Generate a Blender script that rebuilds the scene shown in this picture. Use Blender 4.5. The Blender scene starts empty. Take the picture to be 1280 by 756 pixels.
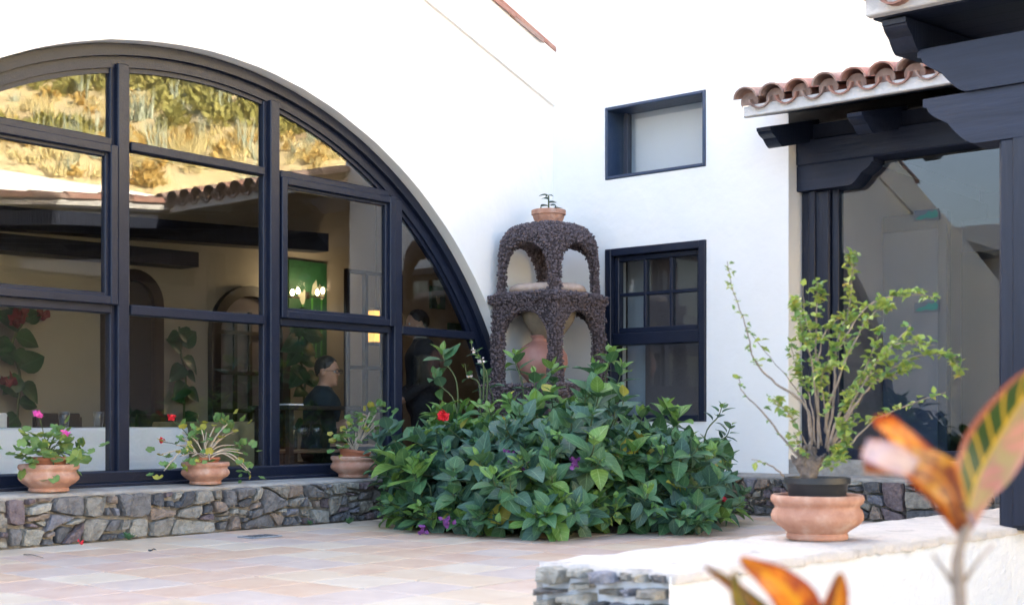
import bpy, bmesh, math, random
import numpy as np
from mathutils import Vector, Matrix, noise as mnoise

random.seed(7); np.random.seed(7)
R = math.radians
scene = bpy.context.scene
C = scene.collection

# ------------------------------------------------------------------ camera, sky, sun, exposure
CAMX, CAMY, CAMZ = -9.02, -6.98, 0.75
HEAD = math.atan2(0.6361, 0.7716)
cd = bpy.data.cameras.new('Camera'); cam = bpy.data.objects.new('Camera', cd); C.objects.link(cam)
cam.location = (CAMX, CAMY, CAMZ)
cam.rotation_euler = (R(90), 0, HEAD - R(90))
cd.sensor_width = 36; cd.lens = 36 * 1640 / 1280
cd.shift_y = (525 - 378) / 1280
cd.clip_end = 1500; cd.clip_start = 0.05
cd.dof.use_dof = True; cd.dof.focus_distance = 9.0; cd.dof.aperture_fstop = 2.7
scene.camera = cam

SUN_EL, SUN_AZ = R(30), math.atan2(0.98, 0.12)      # direction towards the sun, measured from +X
world = bpy.data.worlds.new('World'); scene.world = world; world.use_nodes = True
wn = world.node_tree
sky = wn.nodes.new('ShaderNodeTexSky'); sky.sky_type = 'NISHITA'; sky.sun_disc = False
sky.sun_elevation = SUN_EL; sky.sun_rotation = R(90) - SUN_AZ
sky.air_density = 1.0; sky.dust_density = 5.0; sky.ozone_density = 0.3
bg = wn.nodes['Background']; bg.inputs[1].default_value = 0.15
wn.links.new(sky.outputs[0], bg.inputs[0])
sl = bpy.data.lights.new('Sun', 'SUN'); sl.energy = 5.0; sl.angle = R(0.5); sl.color = (1, 0.9, 0.74)
sun = bpy.data.objects.new('Sun', sl); C.objects.link(sun)
sd = Vector((math.cos(SUN_EL) * math.cos(SUN_AZ), math.cos(SUN_EL) * math.sin(SUN_AZ), math.sin(SUN_EL)))
sun.rotation_euler = sd.to_track_quat('Z', 'Y').to_euler()
sun.location = (0, 20, 30)
vs = scene.view_settings
vs.view_transform = 'Standard'; vs.look = 'None'; vs.gamma = 1; vs.use_curve_mapping = False
vs.exposure = 2.92

FLOOR = 0.05; LEDGE = 0.34

# ------------------------------------------------------------------ material helpers
def nodes(m):
    m.use_nodes = True
    nt = m.node_tree
    return nt, nt.nodes['Principled BSDF']

def mat(name, col, rough=0.7, col2=None, scale=6, bump=0, bscale=None, metal=0, spec=None, detail=6, col3=None, dist=0.02, mid=0.5, width=0.25, stretch=None):
    m = bpy.data.materials.new(name); nt, b = nodes(m)
    N = nt.nodes.new; L = nt.links.new
    b.inputs['Base Color'].default_value = (*col, 1); b.inputs['Roughness'].default_value = rough
    b.inputs['Metallic'].default_value = metal
    if spec is not None: b.inputs['Specular IOR Level'].default_value = spec
    tc = N('ShaderNodeTexCoord')
    geo = N('ShaderNodeNewGeometry')
    pos = geo.outputs['Position']
    if stretch:
        vm = N('ShaderNodeVectorMath'); vm.operation = 'MULTIPLY'; vm.inputs[1].default_value = stretch; L(pos, vm.inputs[0]); pos = vm.outputs[0]
    if col2:
        n = N('ShaderNodeTexNoise'); n.inputs['Scale'].default_value = scale; n.inputs['Detail'].default_value = detail
        n.inputs['Roughness'].default_value = 0.62
        L(pos, n.inputs['Vector'])
        r = N('ShaderNodeValToRGB'); L(n.outputs[0], r.inputs[0])
        e = r.color_ramp.elements
        e[0].position = mid - width; e[0].color = (*col, 1); e[1].position = mid + width; e[1].color = (*col2, 1)
        if col3:
            x = e.new(mid); x.color = (*col3, 1)
        L(r.outputs[0], b.inputs['Base Color'])
    if bump:
        n2 = N('ShaderNodeTexNoise'); n2.inputs['Scale'].default_value = bscale or scale * 4; n2.inputs['Detail'].default_value = 8
        L(pos, n2.inputs['Vector'])
        bp = N('ShaderNodeBump'); bp.inputs['Strength'].default_value = bump; bp.inputs['Distance'].default_value = dist
        L(n2.outputs[0], bp.inputs['Height']); L(bp.outputs[0], b.inputs['Normal'])
    return m

def emit_mat(name, col, s):
    m = bpy.data.materials.new(name); nt, b = nodes(m)
    b.inputs['Base Color'].default_value = (*col, 1)
    b.inputs['Emission Color'].default_value = (*col, 1); b.inputs['Emission Strength'].default_value = s
    return m

def glass_mat(name, r0=0.045, tint=(0.93, 0.95, 0.95), wav=0.0, refl=(1, 1, 1)):
    m = bpy.data.materials.new(name); m.use_nodes = True; nt = m.node_tree
    nt.nodes.clear(); N = nt.nodes.new; L = nt.links.new
    out = N('ShaderNodeOutputMaterial'); mix = N('ShaderNodeMixShader')
    tr = N('ShaderNodeBsdfTransparent'); tr.inputs[0].default_value = (*tint, 1)
    gl = N('ShaderNodeBsdfGlossy'); gl.inputs['Roughness'].default_value = 0.0; gl.inputs[0].default_value = (*refl, 1)
    lw = N('ShaderNodeLayerWeight'); lw.inputs[0].default_value = 0.5
    p = N('ShaderNodeMath'); p.operation = 'POWER'; p.inputs[1].default_value = 5; L(lw.outputs['Facing'], p.inputs[0])
    ma = N('ShaderNodeMath'); ma.operation = 'MULTIPLY_ADD'; ma.inputs[1].default_value = 1 - r0; ma.inputs[2].default_value = r0
    L(p.outputs[0], ma.inputs[0]); L(ma.outputs[0], mix.inputs[0])
    L(tr.outputs[0], mix.inputs[1]); L(gl.outputs[0], mix.inputs[2]); L(mix.outputs[0], out.inputs[0])
    if wav:
        geo = N('ShaderNodeNewGeometry'); n = N('ShaderNodeTexNoise'); n.inputs['Scale'].default_value = 1.3; n.inputs['Detail'].default_value = 1
        L(geo.outputs['Position'], n.inputs[0])
        bp = N('ShaderNodeBump'); bp.inputs['Strength'].default_value = 1; bp.inputs['Distance'].default_value = wav
        L(n.outputs[0], bp.inputs['Height']); L(bp.outputs[0], gl.inputs['Normal'])
    return m

def leaf_mat(name, base, vein, edge=None, tl=0.25, rough=0.45, vw=0.05, side=0.6, nv=6.0, blotch=None):
    """veined leaf; uv.x runs across (0..1), uv.y along the midrib"""
    m = bpy.data.materials.new(name); nt, b = nodes(m); N = nt.nodes.new; L = nt.links.new
    uv = N('ShaderNodeUVMap'); sx = N('ShaderNodeSeparateXYZ'); L(uv.outputs[0], sx.inputs[0])
    def M(op, a, b_=None, c=None):
        n = N('ShaderNodeMath'); n.operation = op
        for i, v in enumerate((a, b_, c)):
            if v is None: continue
            if isinstance(v, (int, float)): n.inputs[i].default_value = v
            else: L(v, n.inputs[i])
        return n.outputs[0]
    u = M('ABSOLUTE', M('SUBTRACT', sx.outputs[0], 0.5))
    mid = M('LESS_THAN', u, vw)
    w = M('SUBTRACT', M('MULTIPLY', sx.outputs[1], nv), M('MULTIPLY', u, 3.0))
    sv = M('LESS_THAN', M('FRACT', w), 0.16)
    vein_f = M('MAXIMUM', mid, M('MULTIPLY', sv, side))
    oi = N('ShaderNodeObjectInfo')
    geo = N('ShaderNodeNewGeometry'); n = N('ShaderNodeTexNoise'); n.inputs['Scale'].default_value = 9; L(geo.outputs['Position'], n.inputs[0])
    rnd = N('ShaderNodeTexNoise'); rnd.inputs['Scale'].default_value = 2.6; rnd.inputs['Detail'].default_value = 2; L(geo.outputs['Position'], rnd.inputs[0])
    h = N('ShaderNodeHueSaturation'); h.inputs['Color'].default_value = (*base, 1)
    L(M('MULTIPLY_ADD', n.outputs[0], 1.1, 0.45), h.inputs['Value'])
    L(M('MULTIPLY_ADD', rnd.outputs[0], 0.10, 0.45), h.inputs['Hue'])
    mx = N('ShaderNodeMixRGB'); L(vein_f, mx.inputs[0]); L(h.outputs[0], mx.inputs[1]); mx.inputs[2].default_value = (*vein, 1)
    outc = mx.outputs[0]
    if edge:
        m2 = N('ShaderNodeMixRGB'); L(M('GREATER_THAN', u, 0.40), m2.inputs[0]); L(outc, m2.inputs[1]); m2.inputs[2].default_value = (*edge, 1); outc = m2.outputs[0]
    if blotch:
        bn = N('ShaderNodeTexNoise'); bn.inputs['Scale'].default_value = 30; bn.inputs['Detail'].default_value = 5; L(geo.outputs['Position'], bn.inputs[0])
        br = N('ShaderNodeValToRGB'); br.color_ramp.elements[0].position = .47; br.color_ramp.elements[1].position = .62; L(bn.outputs[0], br.inputs[0])
        m3 = N('ShaderNodeMixRGB'); L(br.outputs[0], m3.inputs[0]); L(outc, m3.inputs[1]); m3.inputs[2].default_value = (*blotch, 1); outc = m3.outputs[0]
    L(outc, b.inputs['Base Color']); b.inputs['Roughness'].default_value = rough
    bp = N('ShaderNodeBump'); bp.inputs['Strength'].default_value = 0.5; bp.inputs['Distance'].default_value = 0.004
    L(M('SUBTRACT', 1.0, vein_f), bp.inputs['Height']); L(bp.outputs[0], b.inputs['Normal'])
    t = N('ShaderNodeBsdfTranslucent'); L(outc, t.inputs[0])
    ms = N('ShaderNodeMixShader'); ms.inputs[0].default_value = tl
    L(b.outputs[0], ms.inputs[1]); L(t.outputs[0], ms.inputs[2]); L(ms.outputs[0], nt.nodes['Material Output'].inputs[0])
    return m

M = {}
M['plaster'] = mat('plaster', (0.80, 0.79, 0.77), 0.9, (0.86, 0.855, 0.84), 1.4, 0.35, 9, dist=0.012)
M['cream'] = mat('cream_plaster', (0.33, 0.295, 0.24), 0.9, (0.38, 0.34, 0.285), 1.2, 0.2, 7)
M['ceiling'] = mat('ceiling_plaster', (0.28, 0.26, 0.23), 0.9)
M['timber'] = mat('dark_timber', (0.0045, 0.008, 0.021), 0.42, (0.013, 0.019, 0.040), 3, 0.3, 5, spec=0.4, stretch=(14, 14, 1.2), dist=0.01)
M['timber2'] = mat('weathered_timber', (0.006, 0.011, 0.028), 0.5, (0.017, 0.025, 0.054), 2, 0.22, 6, spec=0.4, stretch=(9, 0.8, 9), dist=0.01)
M['frame'] = mat('window_paint', (0.0055, 0.0095, 0.024), 0.4, (0.010, 0.015, 0.034), 8, 0.12, 60, spec=0.35)
M['fade'] = mat('worn_window_paint', (0.05, 0.043, 0.045), 0.5, (0.10, 0.075, 0.055), 3, 0.1, 60)
M['glass'] = glass_mat('window_glass', 0.058, wav=0.0012)
M['glass2'] = glass_mat('door_glass', 0.038, (0.88, 0.93, 0.98), 0.001, (0.90, 0.95, 1.0))
M['vessel'] = glass_mat('clear_glass', 0.06, (0.96, 0.97, 0.97))
M['terracotta'] = mat('terracotta', (0.37, 0.175, 0.115), 0.85, (0.55, 0.37, 0.285), 12, 0.4, 60, col3=(0.45, 0.235, 0.16), detail=10, dist=0.008, width=0.2)
M['terracotta2'] = mat('bare_terracotta', (0.36, 0.12, 0.06), 0.75, (0.45, 0.17, 0.09), 11, 0.15, 80, dist=0.004)
M['jar'] = mat('jar_clay', (0.36, 0.16, 0.13), 0.5, (0.46, 0.24, 0.19), 9, 0.15, 30, dist=0.004)
M['roof'] = mat('roof_tile', (0.26, 0.125, 0.095), 0.85, (0.42, 0.27, 0.215), 9, 0.5, 40, col3=(0.33, 0.175, 0.135), dist=0.006)
M['roof2'] = mat('old_roof_tile', (0.19, 0.11, 0.09), 0.9, (0.42, 0.31, 0.26), 11, 0.4, 40, dist=0.006)
M['black_plastic'] = mat('black_plastic', (0.018, 0.021, 0.026), 0.45, (0.03, 0.033, 0.038), 12)
M['soil'] = mat('potting_soil', (0.03, 0.02, 0.014), 0.95, (0.07, 0.05, 0.035), 30, 0.8, 60)
M['grout'] = mat('mortar', (0.24, 0.215, 0.185), 0.95, (0.36, 0.33, 0.29), 14, 0.7, 60)
M['cement'] = mat('cement_top', (0.52, 0.48, 0.44), 0.92, (0.22, 0.20, 0.185), 4.5, 0.9, 20, col3=(0.60, 0.54, 0.49), detail=10, mid=0.56, width=0.16)
M['ledge'] = mat('ledge_cement', (0.44, 0.41, 0.37), 0.92, (0.22, 0.20, 0.18), 9, 0.7, 24)
M['joint'] = mat('floor_joint', (0.34, 0.29, 0.25), 0.9, (0.46, 0.41, 0.36), 9)
stone_cols = [((0.17, 0.155, 0.135), (0.31, 0.285, 0.24)), ((0.11, 0.105, 0.105), (0.21, 0.20, 0.195)), ((0.115, 0.085, 0.09), (0.21, 0.165, 0.17)),
              ((0.19, 0.145, 0.115), (0.31, 0.245, 0.20)), ((0.06, 0.06, 0.066), (0.135, 0.135, 0.14)), ((0.25, 0.235, 0.20), (0.40, 0.38, 0.33)), ((0.16, 0.16, 0.19), (0.28, 0.28, 0.31))]
for i, (a, b_) in enumerate(stone_cols):
    M['stone%d' % i] = mat('field_stone_%d' % i, a, 0.9, b_, 22, 1.0, 42, detail=12, dist=0.025, width=0.16)
tile_cols = [((0.52, 0.33, 0.235), (0.66, 0.51, 0.40)), ((0.58, 0.46, 0.345), (0.68, 0.58, 0.465)), ((0.53, 0.36, 0.28), (0.63, 0.49, 0.41)),
             ((0.57, 0.415, 0.285), (0.66, 0.53, 0.395)), ((0.50, 0.39, 0.33), (0.62, 0.51, 0.435)), ((0.55, 0.35, 0.24), (0.66, 0.50, 0.365))]
for i, (a, b_) in enumerate(tile_cols):
    M['tile%d' % i] = mat('floor_tile_%d' % i, a, 0.55, b_, 5.5, 0.15, 30, detail=5, dist=0.004)
M['lava'] = mat('lava_gravel', (0.035, 0.026, 0.030), 0.85, (0.20, 0.155, 0.165), 48, 0.5, 90, dist=0.006)
M['lava_core'] = mat('lava_core', (0.03, 0.022, 0.024), 0.95, (0.07, 0.05, 0.05), 30)
M['filter'] = mat('filter_stone', (0.40, 0.29, 0.235), 0.85, (0.52, 0.41, 0.34), 20, 0.5, 50, dist=0.008)
M['filter2'] = mat('filter_stone_damp', (0.20, 0.17, 0.12), 0.85, (0.33, 0.27, 0.20), 14, 0.4, 50, dist=0.008)
M['cloth'] = mat('table_linen', (0.80, 0.79, 0.82), 0.85)
M['cloth2'] = mat('yellow_linen', (0.42, 0.33, 0.17), 0.85)
M['dwood'] = mat('dark_furniture', (0.018, 0.011, 0.008), 0.45, (0.035, 0.022, 0.015), 9)
M['mwood'] = mat('brown_wood', (0.14, 0.075, 0.035), 0.5, (0.2, 0.11, 0.06), 9)
M['bark2'] = mat('dark_bark', (0.075, 0.058, 0.048), 0.95, (0.24, 0.195, 0.165), 45, 1.0, 90, dist=0.01)
M['bark'] = mat('grey_bark', (0.17, 0.13, 0.10), 0.9, (0.34, 0.28, 0.23), 30, 0.8, 60, dist=0.006)
M['stemw'] = mat('pale_stem', (0.42, 0.33, 0.24), 0.8, (0.55, 0.46, 0.36), 30)
M['stemg'] = mat('green_stem', (0.05, 0.085, 0.03), 0.7, (0.09, 0.11, 0.04), 30)
M['lf_old'] = leaf_mat('leaf_mature', (0.055, 0.128, 0.085), (0.14, 0.25, 0.16), tl=0.2, rough=0.45, vw=0.03, side=0.35)
M['lf_mid'] = leaf_mat('leaf_midgreen', (0.072, 0.17, 0.068), (0.16, 0.29, 0.13), tl=0.24, rough=0.45, vw=0.03, side=0.4)
M['lf_new'] = leaf_mat('leaf_young', (0.16, 0.30, 0.06), (0.30, 0.44, 0.15), tl=0.3, rough=0.45, vw=0.03, side=0.5)
M['lf_shrub'] = leaf_mat('shrub_leaf', (0.28, 0.37, 0.075), (0.38, 0.46, 0.13), tl=0.35, rough=0.5, vw=0.04, side=0.2)
M['lf_ger'] = leaf_mat('geranium_leaf', (0.15, 0.27, 0.075), (0.22, 0.33, 0.12), tl=0.3, rough=0.6, vw=0.02, side=0.2)
M['lf_yel'] = leaf_mat('yellowing_leaf', (0.42, 0.38, 0.06), (0.5, 0.45, 0.15), tl=0.3, rough=0.6, vw=0.02, side=0.2)
M['fl_dred'] = mat('dark_red_petal', (0.16, 0.006, 0.012), 0.6)
M['lf_in'] = leaf_mat('indoor_leaf', (0.014, 0.07, 0.02), (0.03, 0.10, 0.035), tl=0.1, rough=0.35, vw=0.03, side=0.2)
M['lf_succ'] = leaf_mat('succulent_leaf', (0.12, 0.17, 0.12), (0.14, 0.19, 0.14), tl=0.1, rough=0.6, vw=0.01, side=0.1)
M['fl_pink'] = mat('magenta_petal', (0.62, 0.04, 0.34), 0.6, (0.75, 0.12, 0.45), 40)
M['fl_red'] = mat('red_petal', (0.55, 0.008, 0.02), 0.6, (0.65, 0.02, 0.04), 40)
M['fl_purple'] = mat('purple_petal', (0.10, 0.02, 0.13), 0.7, (0.17, 0.04, 0.19), 40)
M['fl_white'] = mat('pale_petal', (0.62, 0.52, 0.50), 0.7)
M['skin'] = mat('skin', (0.45, 0.24, 0.16), 0.5, (0.52, 0.29, 0.2), 12)
M['hair'] = mat('dark_hair', (0.012, 0.009, 0.008), 0.5, (0.03, 0.022, 0.018), 60)
M['shirt'] = mat('navy_shirt', (0.012, 0.025, 0.034), 0.85)
M['black_cloth'] = mat('black_cloth', (0.009, 0.009, 0.012), 0.85)
M['white_cloth'] = mat('white_collar', (0.6, 0.6, 0.6), 0.8)
M['teal'] = mat('teal_film', (0.015, 0.13, 0.115), 0.6)
M['film'] = mat('pale_film', (0.07, 0.085, 0.105), 0.6)
M['metal'] = mat('dull_metal', (0.25, 0.25, 0.26), 0.4, metal=0.8)
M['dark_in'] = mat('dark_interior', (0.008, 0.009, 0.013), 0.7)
M['grey_in'] = mat('grey_partition', (0.085, 0.095, 0.13), 0.7, (0.10, 0.11, 0.15), 1)
M['grey_tr'] = mat('grey_trim', (0.03, 0.036, 0.055), 0.6)
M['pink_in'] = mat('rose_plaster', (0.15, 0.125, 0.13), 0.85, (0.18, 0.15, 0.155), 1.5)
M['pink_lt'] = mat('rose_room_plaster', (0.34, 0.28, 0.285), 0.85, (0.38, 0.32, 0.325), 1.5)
M['pale_panel'] = mat('pale_blue_panel', (0.55, 0.60, 0.68), 0.8, (0.6, 0.65, 0.72), 2)  # in the upper window this pale blue imitates the reflected white wall
M['canvas'] = mat('painted_canvas', (0.008, 0.05, 0.018), 0.6, (0.02, 0.10, 0.04), 7)
M['lily'] = mat('painted_lily', (0.42, 0.42, 0.33), 0.6)
M['lilyg'] = mat('painted_stalk', (0.05, 0.20, 0.04), 0.6)
M['bulb'] = emit_mat('lit_bulb', (1.0, 0.78, 0.42), 5)
M['lantern'] = emit_mat('lit_lantern', (1.0, 0.50, 0.12), 0.22)
M['refl_glow'] = emit_mat('cream_reflection_glow', (1.0, 0.85, 0.5), 0.3)  # emission imitates a warm reflection in the door glass
M['plaque'] = mat('blue_grey_cover', (0.20, 0.22, 0.25), 0.6, (0.34, 0.35, 0.36), 20)

# ------------------------------------------------------------------ mesh helpers
class MB:
    def __init__(s): s.v = []; s.f = []; s.uv = {}
    def add(s, verts, faces):
        o = len(s.v); s.v.extend([tuple(p) for p in verts]); s.f.extend([tuple(i + o for i in f) for f in faces]); return o
    def box(s, a, b, bev=0.0):
        x0, y0, z0 = (min(a[i], b[i]) for i in range(3)); x1, y1, z1 = (max(a[i], b[i]) for i in range(3))
        bev = min(bev, (x1 - x0) * .4, (y1 - y0) * .4, (z1 - z0) * .4)
        if bev <= 0:
            s.add([(x0, y0, z0), (x1, y0, z0), (x1, y1, z0), (x0, y1, z0), (x0, y0, z1), (x1, y0, z1), (x1, y1, z1), (x0, y1, z1)],
                  [(0, 3, 2, 1), (4, 5, 6, 7), (0, 1, 5, 4), (1, 2, 6, 5), (2, 3, 7, 6), (3, 0, 4, 7)]); return s
        bm = bmesh.new(); bmesh.ops.create_cube(bm, size=1)
        for v in bm.verts: v.co = Vector(((x0 + x1) / 2 + v.co.x * (x1 - x0), (y0 + y1) / 2 + v.co.y * (y1 - y0), (z0 + z1) / 2 + v.co.z * (z1 - z0)))
        bmesh.ops.bevel(bm, geom=bm.edges[:], offset=bev, segments=1, affect='EDGES')
        bm.verts.index_update()
        s.add([v.co[:] for v in bm.verts], [[v.index for v in f.verts] for f in bm.faces]); bm.free(); return s
    def prism(s, prof, o, ax, ay, ext):
        """profile (u,v) in plane o+u*ax+v*ay, extruded by vector ext"""
        o, ax, ay, ext = map(Vector, (o, ax, ay, ext)); n = len(prof)
        p = [o + ax * u + ay * v for u, v in prof]; q = [a + ext for a in p]
        s.add(p + q, [tuple(range(n))[::-1], tuple(range(n, 2 * n))] + [(i, (i + 1) % n, n + (i + 1) % n, n + i) for i in range(n)]); return s
    def tube(s, pts, rad, n=6, cap=True):
        pts = [Vector(p) for p in pts]; k = len(pts)
        rad = rad if hasattr(rad, '__len__') else [rad] * k
        rings = []; up = Vector((0.31, 0.17, 0.93)).normalized()
        for i, p in enumerate(pts):
            t = (pts[min(i + 1, k - 1)] - pts[max(i - 1, 0)])
            if t.length < 1e-7: t = Vector((0, 0, 1))
            t.normalize()
            a = t.cross(up)
            if a.length < 1e-3: a = t.cross(Vector((1, 0, 0)))
            a.normalize(); b = t.cross(a)
            rings.append([p + (a * math.cos(2 * math.pi * j / n) + b * math.sin(2 * math.pi * j / n)) * rad[i] for j in range(n)])
        vv = [q for r in rings for q in r]
        ff = [(i * n + j, i * n + (j + 1) % n, (i + 1) * n + (j + 1) % n, (i + 1) * n + j) for i in range(k - 1) for j in range(n)]
        if cap: ff += [tuple(range(n))[::-1], tuple(range((k - 1) * n, k * n))]
        s.add(vv, ff); return s
    def lathe(s, prof, c=(0, 0, 0), n=32, mod=None):
        """prof [(r,z)]; mod(angle, r, z)->r"""
        cx, cy, cz = c; k = len(prof); vv = []
        for r, z in prof:
            for j in range(n):
                a = 2 * math.pi * j / n; rr = mod(a, r, z) if mod else r
                vv.append((cx + rr * math.cos(a), cy + rr * math.sin(a), cz + z))
        ff = [(i * n + j, i * n + (j + 1) % n, (i + 1) * n + (j + 1) % n, (i + 1) * n + j) for i in range(k - 1) for j in range(n)]
        if prof[0][0] > 1e-6: ff.append(tuple(range(n))[::-1])
        if prof[-1][0] > 1e-6: ff.append(tuple(range((k - 1) * n, k * n)))
        s.add(vv, ff); return s
    def build(s, name, m, parent=None, smooth=False, loc=(0, 0, 0), uvs=None):
        me = bpy.data.meshes.new(name); me.from_pydata(s.v, [], s.f); me.update()
        if smooth: me.polygons.foreach_set('use_smooth', [True] * len(me.polygons))
        return link(name, me, m, parent, loc)

def link(name, me, m, parent=None, loc=(0, 0, 0)):
    if m is not None and not me.materials: me.materials.append(M[m] if isinstance(m, str) else m)
    o = bpy.data.objects.new(name, me); C.objects.link(o); o.location = loc
    if parent is not None: o.parent = parent
    return o

def empty(name, loc=(0, 0, 0), rz=0):
    o = bpy.data.objects.new(name, None); C.objects.link(o); o.location = loc; o.rotation_euler[2] = rz; o.empty_display_size = 0.2
    return o

def tag(o, label=None, cat=None, group=None, kind=None):
    if label: o['label'] = label
    if cat: o['category'] = cat
    if group: o['group'] = group
    if kind: o['kind'] = kind
    return o

def box(name, a, b, m, parent=None, bev=0.0):
    return MB().box(a, b, bev).build(name, m, parent)

def smooth_angle(o, deg=35):
    me = o.data
    me.polygons.foreach_set('use_smooth', [True] * len(me.polygons))
    bm = bmesh.new(); bm.from_mesh(me)
    for e in bm.edges:
        if len(e.link_faces) == 2 and e.calc_face_angle(0) > R(deg): e.smooth = False
    bm.to_mesh(me); bm.free()
    return o

def recalc(o):
    bm = bmesh.new(); bm.from_mesh(o.data); bmesh.ops.recalc_face_normals(bm, faces=bm.faces); bm.to_mesh(o.data); bm.free(); return o

# pixel helper: the photograph's pixel -> world direction (used to measure positions only)
cF, sF = 0.7716, 0.6361
def ray(px, py):
    a = (px - 640) / 1640; b = (525 - py) / 1640
    return Vector((a * sF + cF, -a * cF + sF, b))
CAMV = Vector((CAMX, CAMY, CAMZ))
def at(px, py, t): return CAMV + ray(px, py) * t
def onY(px, py, y): d = ray(px, py); return CAMV + d * ((y - CAMY) / d.y)
def onX(px, py, x): d = ray(px, py); return CAMV + d * ((x - CAMX) / d.x)
def proj(p):
    dx, dy = p[0] - CAMX, p[1] - CAMY; f = dx * cF + dy * sF; r = dx * sF - dy * cF
    return (640 + 1640 * r / f, 525 - 1640 * (p[2] - CAMZ) / f, f) if f > 0.05 else (-9999, -9999, f)

# ---- surface nets for organic shapes
def surfnet(fn, lo, hi, res):
    lo = np.array(lo, float); hi = np.array(hi, float)
    n = np.ceil((hi - lo) / res).astype(int) + 1
    g = np.stack(np.meshgrid(*[lo[i] + np.arange(n[i]) * res for i in range(3)], indexing='ij'), -1)
    v = fn(g); ins = v < 0
    cells = tuple(n - 1)
    acc = np.zeros(cells + (3,)); cnt = np.zeros(cells)
    corner = [(a, b, c) for a in (0, 1) for b in (0, 1) for c in (0, 1)]
    sl_ = lambda o: tuple(slice(o[i], o[i] + n[i] - 1) for i in range(3))
    for o in corner:
        for ax in range(3):
            if o[ax]: continue
            o2 = list(o); o2[ax] = 1
            A, B = v[sl_(o)], v[sl_(o2)]
            cr = (A < 0) != (B < 0)
            t = np.where(cr, A / np.where(cr, A - B, 1), 0)
            p = np.zeros(cells + (3,)) + np.array(o); p[..., ax] += t
            acc += p * cr[..., None]; cnt += cr
    has = cnt > 0
    idx = -np.ones(cells, int); idx[has] = np.arange(has.sum())
    base = np.stack(np.nonzero(has), -1)
    verts = lo + (base + acc[has] / cnt[has][:, None]) * res
    faces = []
    for ax in range(3):
        a1, a2 = (ax + 1) % 3, (ax + 2) % 3
        s0 = [slice(None)] * 3; s1 = [slice(None)] * 3
        s0[ax] = slice(0, n[ax] - 1); s1[ax] = slice(1, n[ax])
        A, B = ins[tuple(s0)], ins[tuple(s1)]
        e = np.stack(np.nonzero(A != B), -1)
        ok = (e[:, a1] > 0) & (e[:, a2] > 0) & (e[:, a1] < n[a1] - 1) & (e[:, a2] < n[a2] - 1)
        e = e[ok]
        q = []
        for d1, d2 in ((1, 1), (0, 1), (0, 0), (1, 0)):
            c = e.copy(); c[:, a1] -= d1; c[:, a2] -= d2; q.append(idx[c[:, 0], c[:, 1], c[:, 2]])
        q = np.stack(q, -1); flip = ~A[e[:, 0], e[:, 1], e[:, 2]]
        q[flip] = q[flip][:, ::-1]
        faces.append(q)
    return verts, np.concatenate(faces)

def net_obj(name, fn, lo, hi, res, m, parent=None, smooth=True, loc=(0, 0, 0)):
    v, f = surfnet(fn, lo, hi, res)
    me = bpy.data.meshes.new(name); me.from_pydata(v.tolist(), [], f.tolist()); me.update()
    if smooth: me.polygons.foreach_set('use_smooth', [True] * len(me.polygons))
    return link(name, me, m, parent, loc)

def sd_caps(p, a, b, ra, rb):
    a = np.array(a, float); b = np.array(b, float); ba = b - a
    t = np.clip(((p - a) @ ba) / (ba @ ba), 0, 1)
    return np.linalg.norm(p - a - t[..., None] * ba, axis=-1) - (ra + (rb - ra) * t)
def sd_ell(p, c, r):
    q = (p - np.array(c)) / np.array(r); k = np.linalg.norm(q, axis=-1)
    return (k - 1) * min(r)
def smin(a, b, k):
    h = np.clip(0.5 + 0.5 * (b - a) / k, 0, 1); return b + (a - b) * h - k * h * (1 - h)
def sd_box(p, c, h):
    q = np.abs(p - np.array(c)) - np.array(h)
    return np.linalg.norm(np.maximum(q, 0), axis=-1) + np.minimum(q.max(-1), 0)

# ---- leaves
def leaf_template(w=0.32, nseg=5, fold=0.12, droop=0.22, serr=0.0, tip=1.0, wav=0.0):
    """unit leaf along +Y from origin, face +Z; returns verts, faces, uv per vert"""
    v, uv = [], []
    for i in range(nseg + 1):
        t = i / nseg
        half = w * (math.sin(math.pi * min(1, t ** 0.72)) ** 0.85 if 0 < t < 1 else 0.012)
        z = -droop * t * t
        for k in (-1, 0, 1):
            v.append((k * half, t, z + abs(k) * half * fold * 3 + (wav * math.sin(t * 9 + k * 1.5) * (1 if k else 0)))); uv.append((0.5 + k * 0.5, t))
    f = []
    for i in range(nseg):
        for k in range(2):
            a = i * 3 + k; f.append((a, a + 1, a + 4, a + 3))
    return np.array(v), f, np.array(uv)

def disc_template(n=9, lobes=5, cup=0.25):
    """round scalloped leaf, centre at origin offset along +Y"""
    v = [(0, 0.35, -cup * 0.3)]; uv = [(0.5, 0.35)]
    m_ = n * 2
    for j in range(m_):
        a = 2 * math.pi * j / m_; r = 0.5 * (1 + 0.09 * math.cos(lobes * a)) * (0.93 if j % 2 else 1.04)
        if abs(a - 1.5 * math.pi) < 0.3: r *= 0.55
        v.append((r * math.cos(a), 0.45 + r * math.sin(a), cup * r * r * 1.6 + 0.03 * math.sin(3 * a))); uv.append((0.5 + 0.5 * math.cos(a), 0.5 + 0.5 * math.sin(a)))
    f = [(0, 1 + j, 1 + (j + 1) % m_) for j in range(m_)]
    return np.array(v), f, np.array(uv)

def tmpl_mesh(name, T, m):
    v, f, uv = T
    me = bpy.data.meshes.new(name); me.from_pydata(v.tolist(), [], f); me.update()
    me.polygons.foreach_set('use_smooth', [True] * len(me.polygons))
    l = me.uv_layers.new(name='UVMap'); li = np.zeros(len(me.loops), int); me.loops.foreach_get('vertex_index', li)
    l.data.foreach_set('uv', uv[li].ravel())
    me.materials.append(M[m] if isinstance(m, str) else m)
    return me

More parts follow.
